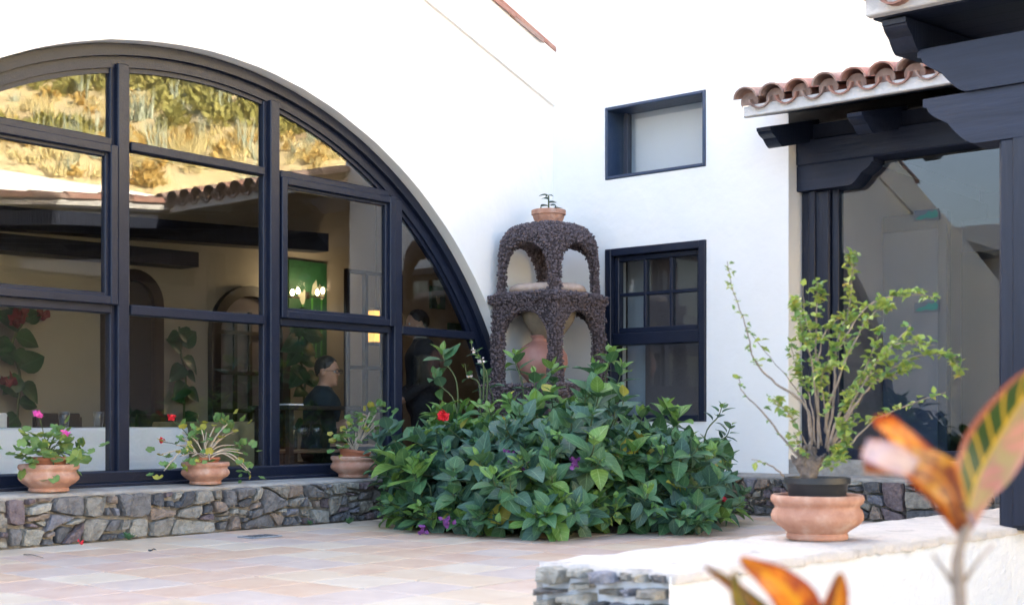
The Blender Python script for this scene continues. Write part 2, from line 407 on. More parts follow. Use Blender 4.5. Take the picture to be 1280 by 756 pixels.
class Leaves:
    """many leaves joined in one mesh, several materials"""
    def __init__(s): s.v = []; s.f = []; s.uv = []; s.mi = []; s.n = 0; s.mats = []
    def add(s, T, mtx, m):
        v, f, uv = T
        A = np.array(mtx)
        s.v.append(v @ A[:3, :3].T + A[:3, 3]); s.uv.append(uv)
        if m not in s.mats: s.mats.append(m)
        k = s.mats.index(m)
        for q in f: s.f.append(tuple(i + s.n for i in q)); s.mi.append(k)
        s.n += len(v)
    def build(s, name, parent=None, kind='stuff'):
        if not s.n: return None
        me = bpy.data.meshes.new(name); V = np.concatenate(s.v); me.from_pydata(V.tolist(), [], s.f); me.update()
        me.polygons.foreach_set('use_smooth', [True] * len(me.polygons))
        l = me.uv_layers.new(name='UVMap'); li = np.zeros(len(me.loops), int); me.loops.foreach_get('vertex_index', li)
        l.data.foreach_set('uv', np.concatenate(s.uv)[li].ravel())
        for m in s.mats: me.materials.append(M[m] if isinstance(m, str) else m)
        me.polygons.foreach_set('material_index', s.mi)
        o = bpy.data.objects.new(name, me); C.objects.link(o)
        if parent is not None: o.parent = parent
        if kind: o['kind'] = kind
        return o

def orient(pos, d, up, size, wid=1.0):
    """matrix: leaf +Y along d, +Z towards up"""
    d = Vector(d).normalized(); up = Vector(up)
    x = d.cross(up)
    if x.length < 1e-3: x = d.cross(Vector((1, 0.2, 0)))
    x.normalize(); z = x.cross(d)
    m_ = Matrix(((x.x * size * wid, d.x * size, z.x * size, pos[0]), (x.y * size * wid, d.y * size, z.y * size, pos[1]), (x.z * size * wid, d.z * size, z.z * size, pos[2]), (0, 0, 0, 1)))
    return m_
rnd = random.uniform
def rvec(s=1.0): return Vector((rnd(-s, s), rnd(-s, s), rnd(-s, s)))
def smooth_path(pts, k=5):
    pts = [Vector(p) for p in pts]; out = []
    P = [pts[0]] + pts + [pts[-1]]
    for i in range(1, len(P) - 2):
        for j in range(k):
            t = j / k; a, b, c, d = P[i - 1], P[i], P[i + 1], P[i + 2]
            out.append(0.5 * ((2 * b) + (c - a) * t + (2 * a - 5 * b + 4 * c - d) * t * t + (3 * b - a - 3 * c + d) * t ** 3))
    out.append(pts[-1]); return out

# ================================================================== SETTING
# ---- ground, hill
g = MB(); S = 700
g.add([(-S, -S, -0.66), (S, -S, -0.66), (S, S, -0.66), (-S, S, -0.66)], [(0, 1, 2, 3)])
M['earth'] = mat('grey_yard_paving', (0.11, 0.108, 0.105), 0.95, (0.16, 0.155, 0.15), 1.6, 0.5, 16)
tag(g.build('ground', 'earth'), kind='structure')

hd, hw = Vector((0.6, -0.8, 0)), Vector((0.8, 0.6, 0))
def hill_z(d, w):
    base = max(0, 0.54 * (d - 16.5))
    if 29 < d < 36: base += 0.55 * math.sin((d - 29) / 7 * math.pi * 2) * -1
    n = mnoise.noise(Vector((d * 0.09, w * 0.09, 1.3))) * 1.1 + mnoise.noise(Vector((d * 0.35, w * 0.35, 4.3))) * 0.35
    fade = min(1, max(0, (d - 15) / 8))
    return -0.75 + base + n * fade
hv, hf = [], []
nd, nw = 90, 90
for i in range(nd):
    d = 14 + 76 * i / (nd - 1)
    for j in range(nw):
        w = -55 + 110 * j / (nw - 1)
        p = hd * d + hw * w; hv.append((p.x, p.y, hill_z(d, w)))
for i in range(nd - 1):
    for j in range(nw - 1):
        a = i * nw + j; hf.append((a, a + 1, a + nw + 1, a + nw))
M['hill'] = mat('dry_hillside', (0.56, 0.43, 0.22), 0.95, (0.36, 0.22, 0.12), 0.35, 0.6, 5, col3=(0.66, 0.55, 0.32), detail=9, mid=0.52, width=0.2)
h = MB(); h.add(hv, hf); hill = recalc(h.build('hill', 'hill', smooth=True)); tag(hill, kind='structure')
# scrub on the hill: nobody could count it
M['scrub_y'] = mat('dry_grass', (0.60, 0.50, 0.20), 0.9, (0.72, 0.63, 0.36), 0.7)
M['scrub_g'] = mat('olive_scrub', (0.27, 0.27, 0.07), 0.9, (0.42, 0.38, 0.12), 0.9)
M['scrub_a'] = mat('pale_agave', (0.34, 0.40, 0.30), 0.8, (0.5, 0.54, 0.42), 2)
M['scrub_o'] = mat('ochre_scrub', (0.48, 0.31, 0.08), 0.9, (0.62, 0.46, 0.16), 0.9)
T_blade = (np.array([(-0.5, 0, 0), (0.5, 0, 0), (0, 1, 0)]), [(0, 1, 2)], np.array([(0, 0), (1, 0), (.5, 1)]))
sc = Leaves(); rs = random.Random(3)
for k in range(3000):
    d = rs.uniform(25, 57); w = rs.uniform(-17, 17)
    path = 30.5 < d < 33 and w < -1.5
    if path and rs.random() < 0.85: continue
    p = hd * d + hw * w; p.z = hill_z(d, w) - 0.03
    kind_n = mnoise.noise(Vector((d * 0.16, w * 0.16, 7)))
    q = rs.random()
    if q < 0.11: mt, n, sz, spread, wd = 'scrub_a', 15, rs.uniform(0.4, 0.8), 0.85, 0.14
    elif q < 0.19: mt, n, sz, spread, wd = 'scrub_a', 22, rs.uniform(0.7, 1.5), 0.22, 0.07
    elif kind_n > 0.12: mt, n, sz, spread, wd = 'scrub_g', 46, rs.uniform(0.45, 1.2), 1.0, 0.24
    elif q < 0.4: mt, n, sz, spread, wd = 'scrub_o', 40, rs.uniform(0.35, 0.85), 1.0, 0.2
    else: mt, n, sz, spread, wd = 'scrub_y', 30, rs.uniform(0.35, 0.8), 0.6, 0.1
    for b in range(n):
        th = rs.uniform(0, 6.283); el = rs.random()
        dr = Vector((math.cos(th) * spread * el, math.sin(th) * spread * el, rs.uniform(0.35, 1)))
        if mt in ('scrub_g', 'scrub_o'):
            c = p + Vector((math.cos(th), math.sin(th), 0)) * sz * 0.55 * el + Vector((0, 0, rs.uniform(0.0, 0.75) * sz * (1 - 0.5 * el)))
            sc.add(T_blade, orient(c, dr + Vector((rs.uniform(-.8, .8), rs.uniform(-.8, .8), 0)), (rs.uniform(-1, 1), rs.uniform(-1, 1), .3), sz * 0.32, 0.75), mt)
        else:
            c = p + Vector((rs.uniform(-1, 1), rs.uniform(-1, 1), 0)) * 0.22 * sz * (2 if mt == 'scrub_y' else 1)
            sc.add(T_blade, orient(c, dr, (rs.uniform(-1, 1), rs.uniform(-1, 1), .2), sz * rs.uniform(0.6, 1.05), wd), mt)
scr = sc.build('scrub'); tag(scr, 'dry yellow and olive scrub covering the hillside', 'scrub')

# ---- stones
def split_stones(width, height, seed, amin=0.0030, amax=0.055, an=1.5, jit=0.32):
    """angular rubble: a strip cut again and again by skewed lines"""
    rg = random.Random(seed); out = []
    n = max(1, int(width / 0.55)); cuts = [0] + [width * (i + rg.uniform(-.25, .25)) / n for i in range(1, n)] + [width]
    lean = [0] + [rg.uniform(-.05, .05) for _ in range(n - 1)] + [0]
    work = [[(cuts[i] - lean[i], 0), (cuts[i + 1] - lean[i + 1], 0), (cuts[i + 1] + lean[i + 1], height), (cuts[i] + lean[i], height)] for i in range(n)]
    def area(P): return sum(P[k][0] * P[(k + 1) % len(P)][1] - P[(k + 1) % len(P)][0] * P[k][1] for k in range(len(P))) / 2
    while work:
        P = work.pop(); A = area(P)
        lim = amin * (amax / amin) ** (rg.random() ** 1.25)
        xs_ = [p[0] for p in P]; zs_ = [p[1] for p in P]; w_, h_ = max(xs_) - min(xs_), max(zs_) - min(zs_)
        asp = w_ / max(h_, 1e-4)
        if (A < lim and asp < 3.4 and asp > .45) or A < amin * 1.3:
            out.append(P); continue
        vert = w_ > h_ * an * rg.uniform(.75, 1.35)
        t = rg.uniform(.3, .7); th = rg.gauss(0, jit)
        c = (min(xs_) + w_ * (t if vert else .5), min(zs_) + h_ * (.5 if vert else t))
        nx, ny = (math.cos(th), math.sin(th)) if vert else (math.sin(th) * .6, math.cos(th))
        a_, b_ = [], []
        for k in range(len(P)):
            p, q = P[k], P[(k + 1) % len(P)]
            dp = (p[0] - c[0]) * nx + (p[1] - c[1]) * ny; dq = (q[0] - c[0]) * nx + (q[1] - c[1]) * ny
            (a_ if dp <= 0 else b_).append(p)
            if (dp <= 0) != (dq <= 0):
                u = dp / (dp - dq); x = (p[0] + (q[0] - p[0]) * u, p[1] + (q[1] - p[1]) * u); a_.append(x); b_.append(x)
        if len(a_) < 3 or len(b_) < 3: out.append(P); continue
        work += [a_, b_]
    return [P for P in out if area(P) > 5e-4]

def lay_stones(parent, o, u, nrm, polys, seed, gap=0.003, depth=0.07, proud=0.035, weights=None):
    rg = random.Random(seed); o = Vector(o); u = Vector(u); nrm = Vector(nrm); up = Vector((0, 0, 1))
    for poly in polys:
        cx = sum(p[0] for p in poly) / len(poly); cy = sum(p[1] for p in poly) / len(poly)
        per = []
        for k in range(len(poly)):
            P, Q = poly[k], poly[(k + 1) % len(poly)]
            L_ = math.hypot(Q[0] - P[0], Q[1] - P[1]); nn = max(1, int(L_ / 0.045))
            for j in range(nn): per.append((P[0] + (Q[0] - P[0]) * j / nn, P[1] + (Q[1] - P[1]) * j / nn))
        ring = []; n = len(per)
        sm = [((per[k - 1][0] + 5 * per[k][0] + per[(k + 1) % n][0]) / 7, (per[k - 1][1] + 5 * per[k][1] + per[(k + 1) % n][1]) / 7) for k in range(n)]
        for x, y in sm:
            d = max(1e-4, math.hypot(x - cx, y - cy)); s = max(0.4, (d - gap - rg.uniform(0, 0.006)) / d)
            ring.append((cx + (x - cx) * s, cy + (y - cy) * s))
        P = proud * rg.uniform(0.25, 1.3); tx, ty = rg.uniform(-.16, .16), rg.uniform(-.2, .2)
        rad = max(math.hypot(x - cx, y - cy) for x, y in ring)
        def pt(x, y, z): return o + u * x + up * y + nrm * z
        rows = [[pt(x, y, -depth) for x, y in ring],
                [pt(x, y, P * 0.35 + rg.uniform(-.006, .006)) for x, y in ring],
                [pt(cx + (x - cx) * .92, cy + (y - cy) * .92, P * .85 + tx * (x - cx) + ty * (y - cy) + rg.uniform(-.007, .007)) for x, y in ring],
                [pt(cx + (x - cx) * .55, cy + (y - cy) * .55, P + tx * (x - cx) * .5 + ty * (y - cy) * .5 + rg.uniform(-.007, .007)) for x, y in ring]]
        vv = [p for r in rows for p in r] + [pt(cx, cy, P + rg.uniform(-.005, .006))]
        ff = [(a * n + k, a * n + (k + 1) % n, (a + 1) * n + (k + 1) % n, (a + 1) * n + k) for a in range(3) for k in range(n)]
        ff += [(3 * n + k, 3 * n + (k + 1) % n, 4 * n) for k in range(n)]
        mb = MB(); mb.add(vv, ff)
        w = weights or [4, 4, 2, 2, 3, 3, 1]
        ob = mb.build('stone', 'stone%d' % rg.choices(range(7), w)[0], parent); recalc(ob); smooth_angle(ob, 38)

# ---- left house: gable wall with the wide arch
AX, AZ, AR = -3.63, -0.16, 3.32
ZS = 0.36
def gable(x): return 3.94 + 0.32 * (3.63 - abs(x - AX))
house = empty('arched_house', (AX, 0, -0.1))
tag(house, 'white plastered gable house with a wide arched window over a stone ledge', 'house')
# (simple rule used below: every Empty stands at its thing's base, and parts get world coordinates through matrix_parent_inverse)
def under(o, top):
    o.parent = top
    w = top.matrix_basis.copy() if top.parent is None else top.parent.matrix_basis @ top.matrix_parent_inverse @ top.matrix_basis
    o.matrix_parent_inverse = w.inverted()
    return o
def wbox(name, a, b, m, top, bev=0.0): return under(MB().box(a, b, bev).build(name, m), top)
def wb(mb, name, m, top, smooth=False): return under(mb.build(name, m, None, smooth), top)

half = math.sqrt(AR ** 2 - (ZS - AZ) ** 2)
xs = [-12.0, -11, -10, -9, -8]
na = 72
a0 = math.acos(half / AR)
arc = [(AX - AR * math.cos(a0 + (math.pi - 2 * a0) * i / na), AZ + AR * math.sin(a0 + (math.pi - 2 * a0) * i / na)) for i in range(na + 1)]
arc = [(x + 0.006 * mnoise.noise(Vector((x * 6, z * 6, 0))), z + 0.006 * mnoise.noise(Vector((x * 6, z * 6, 5)))) for x, z in arc]
arc[0] = (AX - half, ZS); arc[-1] = (AX + half, ZS)
w = MB(); T = 0.34
def quad(a, b, c, d): w.add([a, b, c, d], [(0, 1, 2, 3)])
cols = [(x, ZS) for x in xs] + arc + [(-0.2, ZS), (0.01, ZS)]
for (x0, z0), (x1, z1) in zip(cols[:-1], cols[1:]):
    gx = [x0, x1]
    t0, t1 = gable(x0), gable(x1)
    for y, fl in ((0, 0), (T, 1)):
        zz = [0, .33, .66, 1]
        q = [(x0, y, z0), (x1, y, z1), (x1, y, t1), (x0, y, t0)]
        w.add(q if not fl else q[::-1], [(0, 1, 2, 3)])
    quad((x0, 0, t0), (x1, 0, t1), (x1, T, t1), (x0, T, t0))
    if (x0, z0) in arc and (x1, z1) in arc: quad((x0, 0, z0), (x0, T, z0), (x1, T, z1), (x1, 0, z1))
wb(w, 'wall', 'plaster', house)
wbox('base_wall', (-12, 0.001, -0.1), (0.01, T, ZS), 'plaster', house)
wbox('side_wall', (-12, T, -0.1), (-11.7, 4.6, 3.9), 'plaster', house)
# verge coping with its tiles
for sgn in (1, -1):
    xa, xb = AX, AX + sgn * 3.64
    cop = MB(); za, zb = gable(AX), 3.94
    cop.add([(xa, -0.03, za - 0.47), (xb, -0.03, zb - 0.47), (xb, -0.03, zb), (xa, -0.03, za), (xa, 0.002, za - 0.47), (xb, 0.002, zb - 0.47), (xb, 0.002, zb), (xa, 0.002, za)],
            [(0, 1, 2, 3), (4, 7, 6, 5), (0, 4, 5, 1), (3, 2, 6, 7), (0, 3, 7, 4), (1, 5, 6, 2)])
    # the band stands proud only in its upper strip: a plain sloped moulding
    recalc(wb(cop, 'verge_coping', 'plaster', house))
roof = MB(); roof.add([(AX, -0.04, gable(AX) + .002), (0.0, -0.04, 3.942), (0.0, 4.6, 3.96), (AX, 4.6, gable(AX) + .02), (AX - 3.8, -0.04, 3.9), (AX - 3.8, 4.6, 3.9)] +
         [(AX, -0.04, gable(AX) + .05), (0.0, -0.04, 3.98), (0.0, 4.6, 4.0), (AX, 4.6, gable(AX) + .06), (AX - 3.8, -0.04, 3.94), (AX - 3.8, 4.6, 3.94)],
         [(0, 1, 2, 3), (4, 0, 3, 5), (6, 9, 8, 7), (10, 11, 9, 6), (0, 6, 7, 1), (4, 10, 6, 0), (1, 7, 8, 2), (2, 8, 9, 3), (3, 9, 11, 5), (4, 5, 11, 10)])
hroof = wb(roof, 'roof', 'roof', house)
def barrel(r0=0.095, r1=0.075, L=0.44, th=0.013, n=8, concave=False):
    """half-barrel tile along +Y, wide end at y=0"""
    v, f = [], []
    for y, r in ((0, r0), (L, r1)):
        for rr in (r, r - th):
            for j in range(n + 1):
                a = math.pi * j / n
                v.append((rr * math.cos(a), y, rr * 0.85 * math.sin(a) * (-1 if concave else 1)))
    k = n + 1
    for j in range(n):
        f += [(j, j + 1, 2 * k + j + 1, 2 * k + j), (k + j, 3 * k + j, 3 * k + j + 1, k + j + 1), (j, k + j, k + j + 1, j + 1), (2 * k + j, 2 * k + j + 1, 3 * k + j + 1, 3 * k + j)]
    f += [(0, 2 * k, 3 * k, k), (n, k + n, 3 * k + n, 2 * k + n)]
    me = bpy.data.meshes.new('roof_tile'); me.from_pydata(v, [], f); me.update()
    bm = bmesh.new(); bm.from_mesh(me); bmesh.ops.recalc_face_normals(bm, faces=bm.faces); bm.to_mesh(me); bm.free()
    me.polygons.foreach_set('use_smooth', [True] * len(me.polygons))
    bm = bmesh.new(); bm.from_mesh(me)
    for e in bm.edges:
        if len(e.link_faces) == 2 and e.calc_face_angle(0) > 0.7: e.smooth = False
    bm.to_mesh(me); bm.free()
    return me
cover = [barrel(), barrel()]; pan = [barrel(0.085, 0.1, concave=True), barrel(0.085, 0.1, concave=True)]
for k in range(2):
    cover[k].materials.append(M['roof' if k else 'roof2']); pan[k].materials.append(M['roof2' if k else 'roof'])
def put_tile(me, top, pos, d, up=(0, 0, 1)):
    o = bpy.data.objects.new('roof_tile', me); C.objects.link(o); under(o, top)
    o.matrix_basis = orient(pos, d, up, 1.0); return o
sl_dir = Vector((1, 0, -0.32)).normalized()
for k in range(9):
    p = Vector((AX, 0.03, gable(AX) - 0.035)) + sl_dir * (0.4 * (k + 1))
    put_tile(cover[k % 2], hroof, p, -sl_dir)
# taller unseen block added behind to keep the sun off courtyard and porch
wbox('rear_sun_blocker', (-13, 4.8, -0.1), (-0.9, 10, 8.2), 'plaster', house)

# ---- arched window
win = MB()
def ring(mb, r0, r1, y0, y1, n=72, zc=ZS):
    aa = math.asin((zc - AZ) / r1)
    pr = []
    for i in range(n + 1):
        a = aa + (math.pi - 2 * aa) * i / n
        for r in (r0, r1):
            for y in (y0, y1): pr.append((AX - r * math.cos(a), y, AZ + r * math.sin(a)))
    f = []
    for i in range(n):
        a = i * 4; b = a + 4   # order: r0y0, r0y1, r1y0, r1y1
        f += [(a, a + 2, b + 2, b), (a + 1, b + 1, b + 3, a + 3), (a, b, b + 1, a + 1), (a + 2, a + 3, b + 3, b + 2)]
    mb.add(pr, f)
ring(win, 3.315, 3.245, 0.095, 0.24); ring(win, 3.245, 3.175, 0.135, 0.21); ring(win, 3.175, 3.145, 0.155, 0.20)
awin = recalc(wb(win, 'arched_window', 'frame', house)); smooth_angle(awin, 40)
wbox('sill', (AX - half + .01, -0.012, LEDGE - .03), (AX + half - .01, 0.09, ZS + .004), 'frame', awin, .004)
wbox('bottom_rail', (AX - 3.2, 0.09, ZS + .002), (AX + 3.2, 0.24, ZS + 0.075), 'frame', awin, .008)
def azr(x, r): return AZ + math.sqrt(max(0, r * r - (x - AX) ** 2))
mx_ = [AX - 1.83, AX - 0.61, AX + 0.61, AX + 1.83]
for x in mx_:
    wbox('mullion', (x - .042, 0.10, ZS + .07), (x + .042, 0.235, azr(abs(x - AX) + .042 + AX, 3.2)), 'frame', awin, .006)
    wbox('mullion_stop', (x - .072, 0.142, ZS + .07), (x + .072, 0.20, azr(abs(x - AX) + .072 + AX, 3.2)), 'frame', awin, .006)
edges = [AX - 3.15] + mx_ + [AX + 3.15]
T1, T2 = 1.445, 2.475
def pane(x0, x1, z0, z1, y=0.168):
    pts = [(x0, z0), (x1, z0)]; n = 14
    for i in range(n + 1):
        x = x1 + (x0 - x1) * i / n; z = min(z1, azr(x, 3.16))
        if z > z0 + .005: pts.append((x, z))
    if len(pts) < 4: return
    q = MB(); q.prism(pts, (0, y, 0), (1, 0, 0), (0, 0, 1), (0, 0.006, 0)); recalc(wb(q, 'pane', 'glass', awin))
def sash(x0, x1, z0, z1):
    s = MB()
    for r, (y0, y1) in ((0.052, (0.085, 0.16)), (0.075, (0.115, 0.165))):
        s.box((x0, y0, z0), (x0 + r, y1, z1), .005); s.box((x1 - r, y0, z0), (x1, y1, z1), .005)
        s.box((x0 + r, y0 + .001, z0), (x1 - r, y1, z0 + r), .005); s.box((x0 + r, y0 + .001, z1 - r), (x1 - r, y1, z1), .005)
    sh = wb(s, 'casement', 'frame', awin)
    bd = MB(); bd.box((x0 + .05, .112, z0 + .075), (x0 + .0765, .1145, z1 - .075)); bd.box((x0 + .05, .111, z0 + .052), (x1 - .05, .1145, z0 + .0765)); 
for i in range(5):
    x0, x1 = edges[i] + .07 * (i > 0), edges[i + 1] - .07 * (i < 4)
    lo = max(x0, AX - 3.17); hi = min(x1, AX + 3.17)
    zmin_edge = min(azr(x0, 3.16), azr(x1, 3.16))
    # lower transom in every bay, upper one in the middle three
    tl = x0 if i else AX - math.sqrt(3.18 ** 2 - (T1 - AZ) ** 2); tr = x1 if i < 4 else AX + math.sqrt(3.18 ** 2 - (T1 - AZ) ** 2)
    wbox('transom', (tl, 0.125, T1 - .032), (tr, 0.21, T1 + .032), 'frame', awin, .006)
    if 1 <= i <= 3:
        wbox('transom', (x0, 0.125, T2 - .028), (x1, 0.21, T2 + .028), 'frame', awin, .006)
        pane(x0, x1, ZS + .07, T1 - .03); 
        if i in (1, 3):
            sash(x0 - .02, x1 + .02, T1 + .02, T2 - .022); pane(x0 + .05, x1 - .05, T1 + .09, T2 - .09, 0.135)
        else: pane(x0, x1, T1 + .03, T2 - .026)
        pane(x0, x1, T2 + .026, 9)
    else:
        pane(x0, x1, ZS + .07, T1 - .03); pane(x0, x1, T1 + .03, 9)

# ---- interior of the dining room (room for what is seen through the panes)
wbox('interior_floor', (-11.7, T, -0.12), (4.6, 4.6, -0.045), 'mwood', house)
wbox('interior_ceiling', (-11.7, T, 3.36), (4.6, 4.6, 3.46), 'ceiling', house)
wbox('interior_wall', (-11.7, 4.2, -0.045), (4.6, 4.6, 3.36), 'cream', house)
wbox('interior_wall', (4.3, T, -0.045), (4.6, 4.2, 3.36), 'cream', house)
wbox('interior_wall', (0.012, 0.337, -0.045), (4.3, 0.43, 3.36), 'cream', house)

for (xa, za), (xb, zb), hh in (((-9.0, 2.28), (1.02, 2.74), .20), ((-9.0, 2.22), (-0.80, 2.37), .15)):
    bmx = MB(); yy0 = 3.96 if hh > .18 else 3.90
    bmx.add([(xa, yy0, za - hh / 2), (xb, yy0, zb - hh / 2), (xb, 4.199, zb - hh / 2), (xa, 4.199, za - hh / 2), (xa, yy0, za + hh / 2), (xb, yy0, zb + hh / 2), (xb, 4.199, zb + hh / 2), (xa, 4.199, za + hh / 2)],
            [(0, 3, 2, 1), (4, 5, 6, 7), (0, 1, 5, 4), (1, 2, 6, 5), (2, 3, 7, 6), (3, 0, 4, 7)]); wb(bmx, 'interior_beam', 'timber', house)
# ---- right house with two windows
rhouse = empty('corner_house', (0.2, -1.1, -0.1))
tag(rhouse, 'tall white plastered wall with a small upper window and a gridded lower window', 'house')
def holed_wall(name, y0, y1, z0, z1, holes, x0, x1, m, top):
    ys = sorted({y0, y1, *[h_[0] for h_ in holes], *[h_[1] for h_ in holes]}); zs = sorted({z0, z1, *[h_[2] for h_ in holes], *[h_[3] for h_ in holes]})
    mb = MB()
    def solid(i, j):
        if not (0 <= i < len(ys) - 1 and 0 <= j < len(zs) - 1): return False
        yc, zc = (ys[i] + ys[i + 1]) / 2, (zs[j] + zs[j + 1]) / 2
        return not any(h_[0] < yc < h_[1] and h_[2] < zc < h_[3] for h_ in holes)
    for i in range(len(ys) - 1):
        for j in range(len(zs) - 1):
            if not solid(i, j): continue
            a, b, c, d = ys[i], ys[i + 1], zs[j], zs[j + 1]
            mb.add([(x0, a, c), (x0, a, d), (x0, b, d), (x0, b, c)], [(0, 1, 2, 3)]); mb.add([(x1, a, c), (x1, b, c), (x1, b, d), (x1, a, d)], [(0, 1, 2, 3)])
            if not solid(i - 1, j): mb.add([(x0, a, c), (x1, a, c), (x1, a, d), (x0, a, d)], [(0, 1, 2, 3)])
            if not solid(i + 1, j): mb.add([(x0, b, c), (x0, b, d), (x1, b, d), (x1, b, c)], [(0, 1, 2, 3)])
            if not solid(i, j - 1): mb.add([(x0, a, c), (x0, b, c), (x1, b, c), (x1, a, c)], [(0, 1, 2, 3)])
            if not solid(i, j + 1): mb.add([(x0, a, d), (x1, a, d), (x1, b, d), (x0, b, d)], [(0, 1, 2, 3)])
    o = wb(mb, name, m, top)
    bm = bmesh.new(); bm.from_mesh(o.data); bmesh.ops.remove_doubles(bm, verts=bm.verts, dist=1e-5); bmesh.ops.recalc_face_normals(bm, faces=bm.faces); bm.to_mesh(o.data); bm.free()
    return o
UW = (-1.54, -0.56, 2.765, 3.375); LW = (-1.545, -0.565, 0.74, 2.185)
holed_wall('wall', -2.264, 0.335, -0.1, 5.4, [UW, LW], 0.0, 0.30, 'plaster', rhouse)
wbox('upper_wall', (0.001, 0.336, 3.47), (0.30, 4.6, 5.4), 'plaster', rhouse)
wbox('roof_slab', (-0.02, -2.264, 5.4), (5, 4.6, 5.55), 'plaster', rhouse)
wbox('end_wall', (0.30, -2.264, 2.9), (5, -2.0, 5.4), 'plaster', rhouse)
wbox('inner_wall', (0.30, -2.26, -0.1), (3.2, -2.15, 2.9), 'pink_in', rhouse)
wbox('inner_wall', (2.6, -2.15, -0.1), (2.8, 0.3, 5.4), 'pink_in', rhouse)
wbox('inner_wall', (0.30, 0.18, -0.1), (2.6, 0.298, 5.4), 'pink_in', rhouse)
wbox('inner_floor', (0.30, -2.15, 0.0), (2.6, 0.18, 0.06), 'mwood', rhouse)
wbox('inner_floor', (0.30, -2.15, 2.45), (2.6, 0.18, 2.6), 'pink_in', rhouse)
def frame_ring(mb, y0, y1, z0, z1, x0, x1, t, tb=None, bev=.005):
    tb = tb or t
    mb.box((x0, y0, z0), (x1, y0 + t, z1), bev); mb.box((x0, y1 - t, z0), (x1, y1, z1), bev)
    mb.box((x0 + .001, y0 + t, z0), (x1, y1 - t, z0 + tb), bev); mb.box((x0 + .001, y0 + t, z1 - t), (x1, y1 - t, z1), bev)
# upper window: deep painted lining, glass far in
mb = MB(); y0, y1, z0, z1 = UW
frame_ring(mb, y0 + .003, y1 - .003, z0 + .003, z1 - .003, -0.012, 0.24, 0.026)
M['blue_paint'] = mat('blue_window_paint', (0.016, 0.032, 0.075), 0.4, (0.03, 0.055, 0.11), 9, 0.2, 50)
uw = wb(mb, 'upper_window', 'blue_paint', rhouse)
wbox('pane', (0.20, y0 + .029, z0 + .029), (0.206, y1 - .029, z1 - .029), 'glass', uw)
wbox('side_stile', (0.165, y1 - .115, z0 + .03), (0.23, y1 - .075, z1 - .03), 'grey_tr', uw, .004)
wbox('pale_panel', (0.31, y0 - .05, z0 - .05), (0.32, y1 + .05, z1 + .05), 'pale_panel', uw)  # panel colour lightened to give the pane its white-wall reflection
# lower window
mb = MB(); y0, y1, z0, z1 = LW
frame_ring(mb, y0 + .003, y1 - .003, z0 + .003, z1 - .003, -0.02, 0.16, 0.062, .05)
lw_ = wb(mb, 'lower_window', 'frame', rhouse)
wbox('side_curtain', (0.5, y1 - .14, 0.6), (0.52, y1 + .12, 2.3), 'pale_panel', lw_)
zm = 1.425
wbox('mid_rail', (0.0, y0 + .065, zm - .05), (0.15, y1 - .065, zm + .05), 'frame', lw_, .006)
mb = MB(); frame_ring(mb, y0 + .067, y1 - .067, zm + .052, z1 - .067, 0.035, 0.11, 0.042); sashw = wb(mb, 'sash', 'frame', lw_)
ya, yb, za, zb = y0 + .109, y1 - .109, zm + .094, z1 - .109
for k in (1, 2):
    yy = ya + (yb - ya) * k / 3; wbox('muntin', (0.045, yy - .014, za), (0.10, yy + .014, zb), 'frame', lw_, .004)
wbox('muntin', (0.0455, ya, (za + zb) / 2 - .014), (0.0995, yb, (za + zb) / 2 + .014), 'frame', lw_, .004)
for k in range(3):
    for j in range(2):
        wbox('pane', (0.07, ya + (yb - ya) * k / 3 + .005, za + (zb - za) * j / 2 + .005), (0.075, ya + (yb - ya) * (k + 1) / 3 - .005, za + (zb - za) * (j + 1) / 2 - .005), 'glass', lw_)
wbox('pane', (0.09, y0 + .065, z0 + .053), (0.096, y1 - .065, zm - .05), 'glass', lw_)
wbox('curtain', (0.42, y0 - .1, 0.6), (0.44, y1 - .12, 2.3), 'pink_in', lw_)

# ---- stone ledges along both walls
def ledge(name, label, o, u, nrm, width, seed, h_=LEDGE - FLOOR, thick=0.32, stop=None):
    o = Vector(o); u = Vector(u); nrm = Vector(nrm)
    t = empty(name, o + Vector((0, 0, 0))); tag(t, label, 'wall')
    a = o + nrm * (-thick + .004) ; b = o + u * width - nrm * 0.03
    core = MB().box((a.x, a.y, FLOOR - .08), (b.x, b.y, LEDGE - .03)); c_ = wb(core, 'core', 'grout', t)
    # uneven cement top
    n = 60; vv = []
    for i in range(n + 1):
        s = width * i / n
        e1 = 0.0 + 0.016 * mnoise.noise(Vector((s * 4, seed, 0))) + .012 * mnoise.noise(Vector((s * 14, seed, 0)))
        zf = 0.01 * mnoise.noise(Vector((s * 5, seed, 3)))
        for q, z in ((e1 - .03, LEDGE - .04), (e1 - .012, LEDGE - .018 + zf), (e1 - .035, LEDGE - .003 + zf), (-thick * .5, LEDGE + .002), (-thick + .003, LEDGE + .004)):
            p = o + u * s + nrm * q; vv.append((p.x, p.y, z))
    ff = [(i * 5 + j, (i + 1) * 5 + j, (i + 1) * 5 + j + 1, i * 5 + j + 1) for i in range(n) for j in range(4)]
    ff += [tuple(range(5)), tuple(n * 5 + k for k in range(5))[::-1]]
    lt = MB(); lt.add(vv, ff); recalc(wb(lt, 'ledge_top', 'ledge', t, True))
    polys = split_stones(width, h_ - 0.016, seed)
    lay_stones(t, -(o - Vector((o.x, o.y, 0))) * 0, u, nrm, polys, seed)
    for ch in t.children:
        if ch.name.startswith('stone'): ch.location = (0, 0, FLOOR - o.z)
    return t
LT = ledge('stone_ledge', 'low rubble stone ledge under the arched window carrying the terracotta bowls', (-8.2, -0.32, FLOOR), (1, 0, 0), (0, -1, 0), 7.88, 11)
RT = ledge('stone_ledge', 'low rubble stone ledge below the tall wall and the glazed door', (-0.32, -5.2, FLOOR), (0, 1, 0), (-1, 0, 0), 4.88, 12)

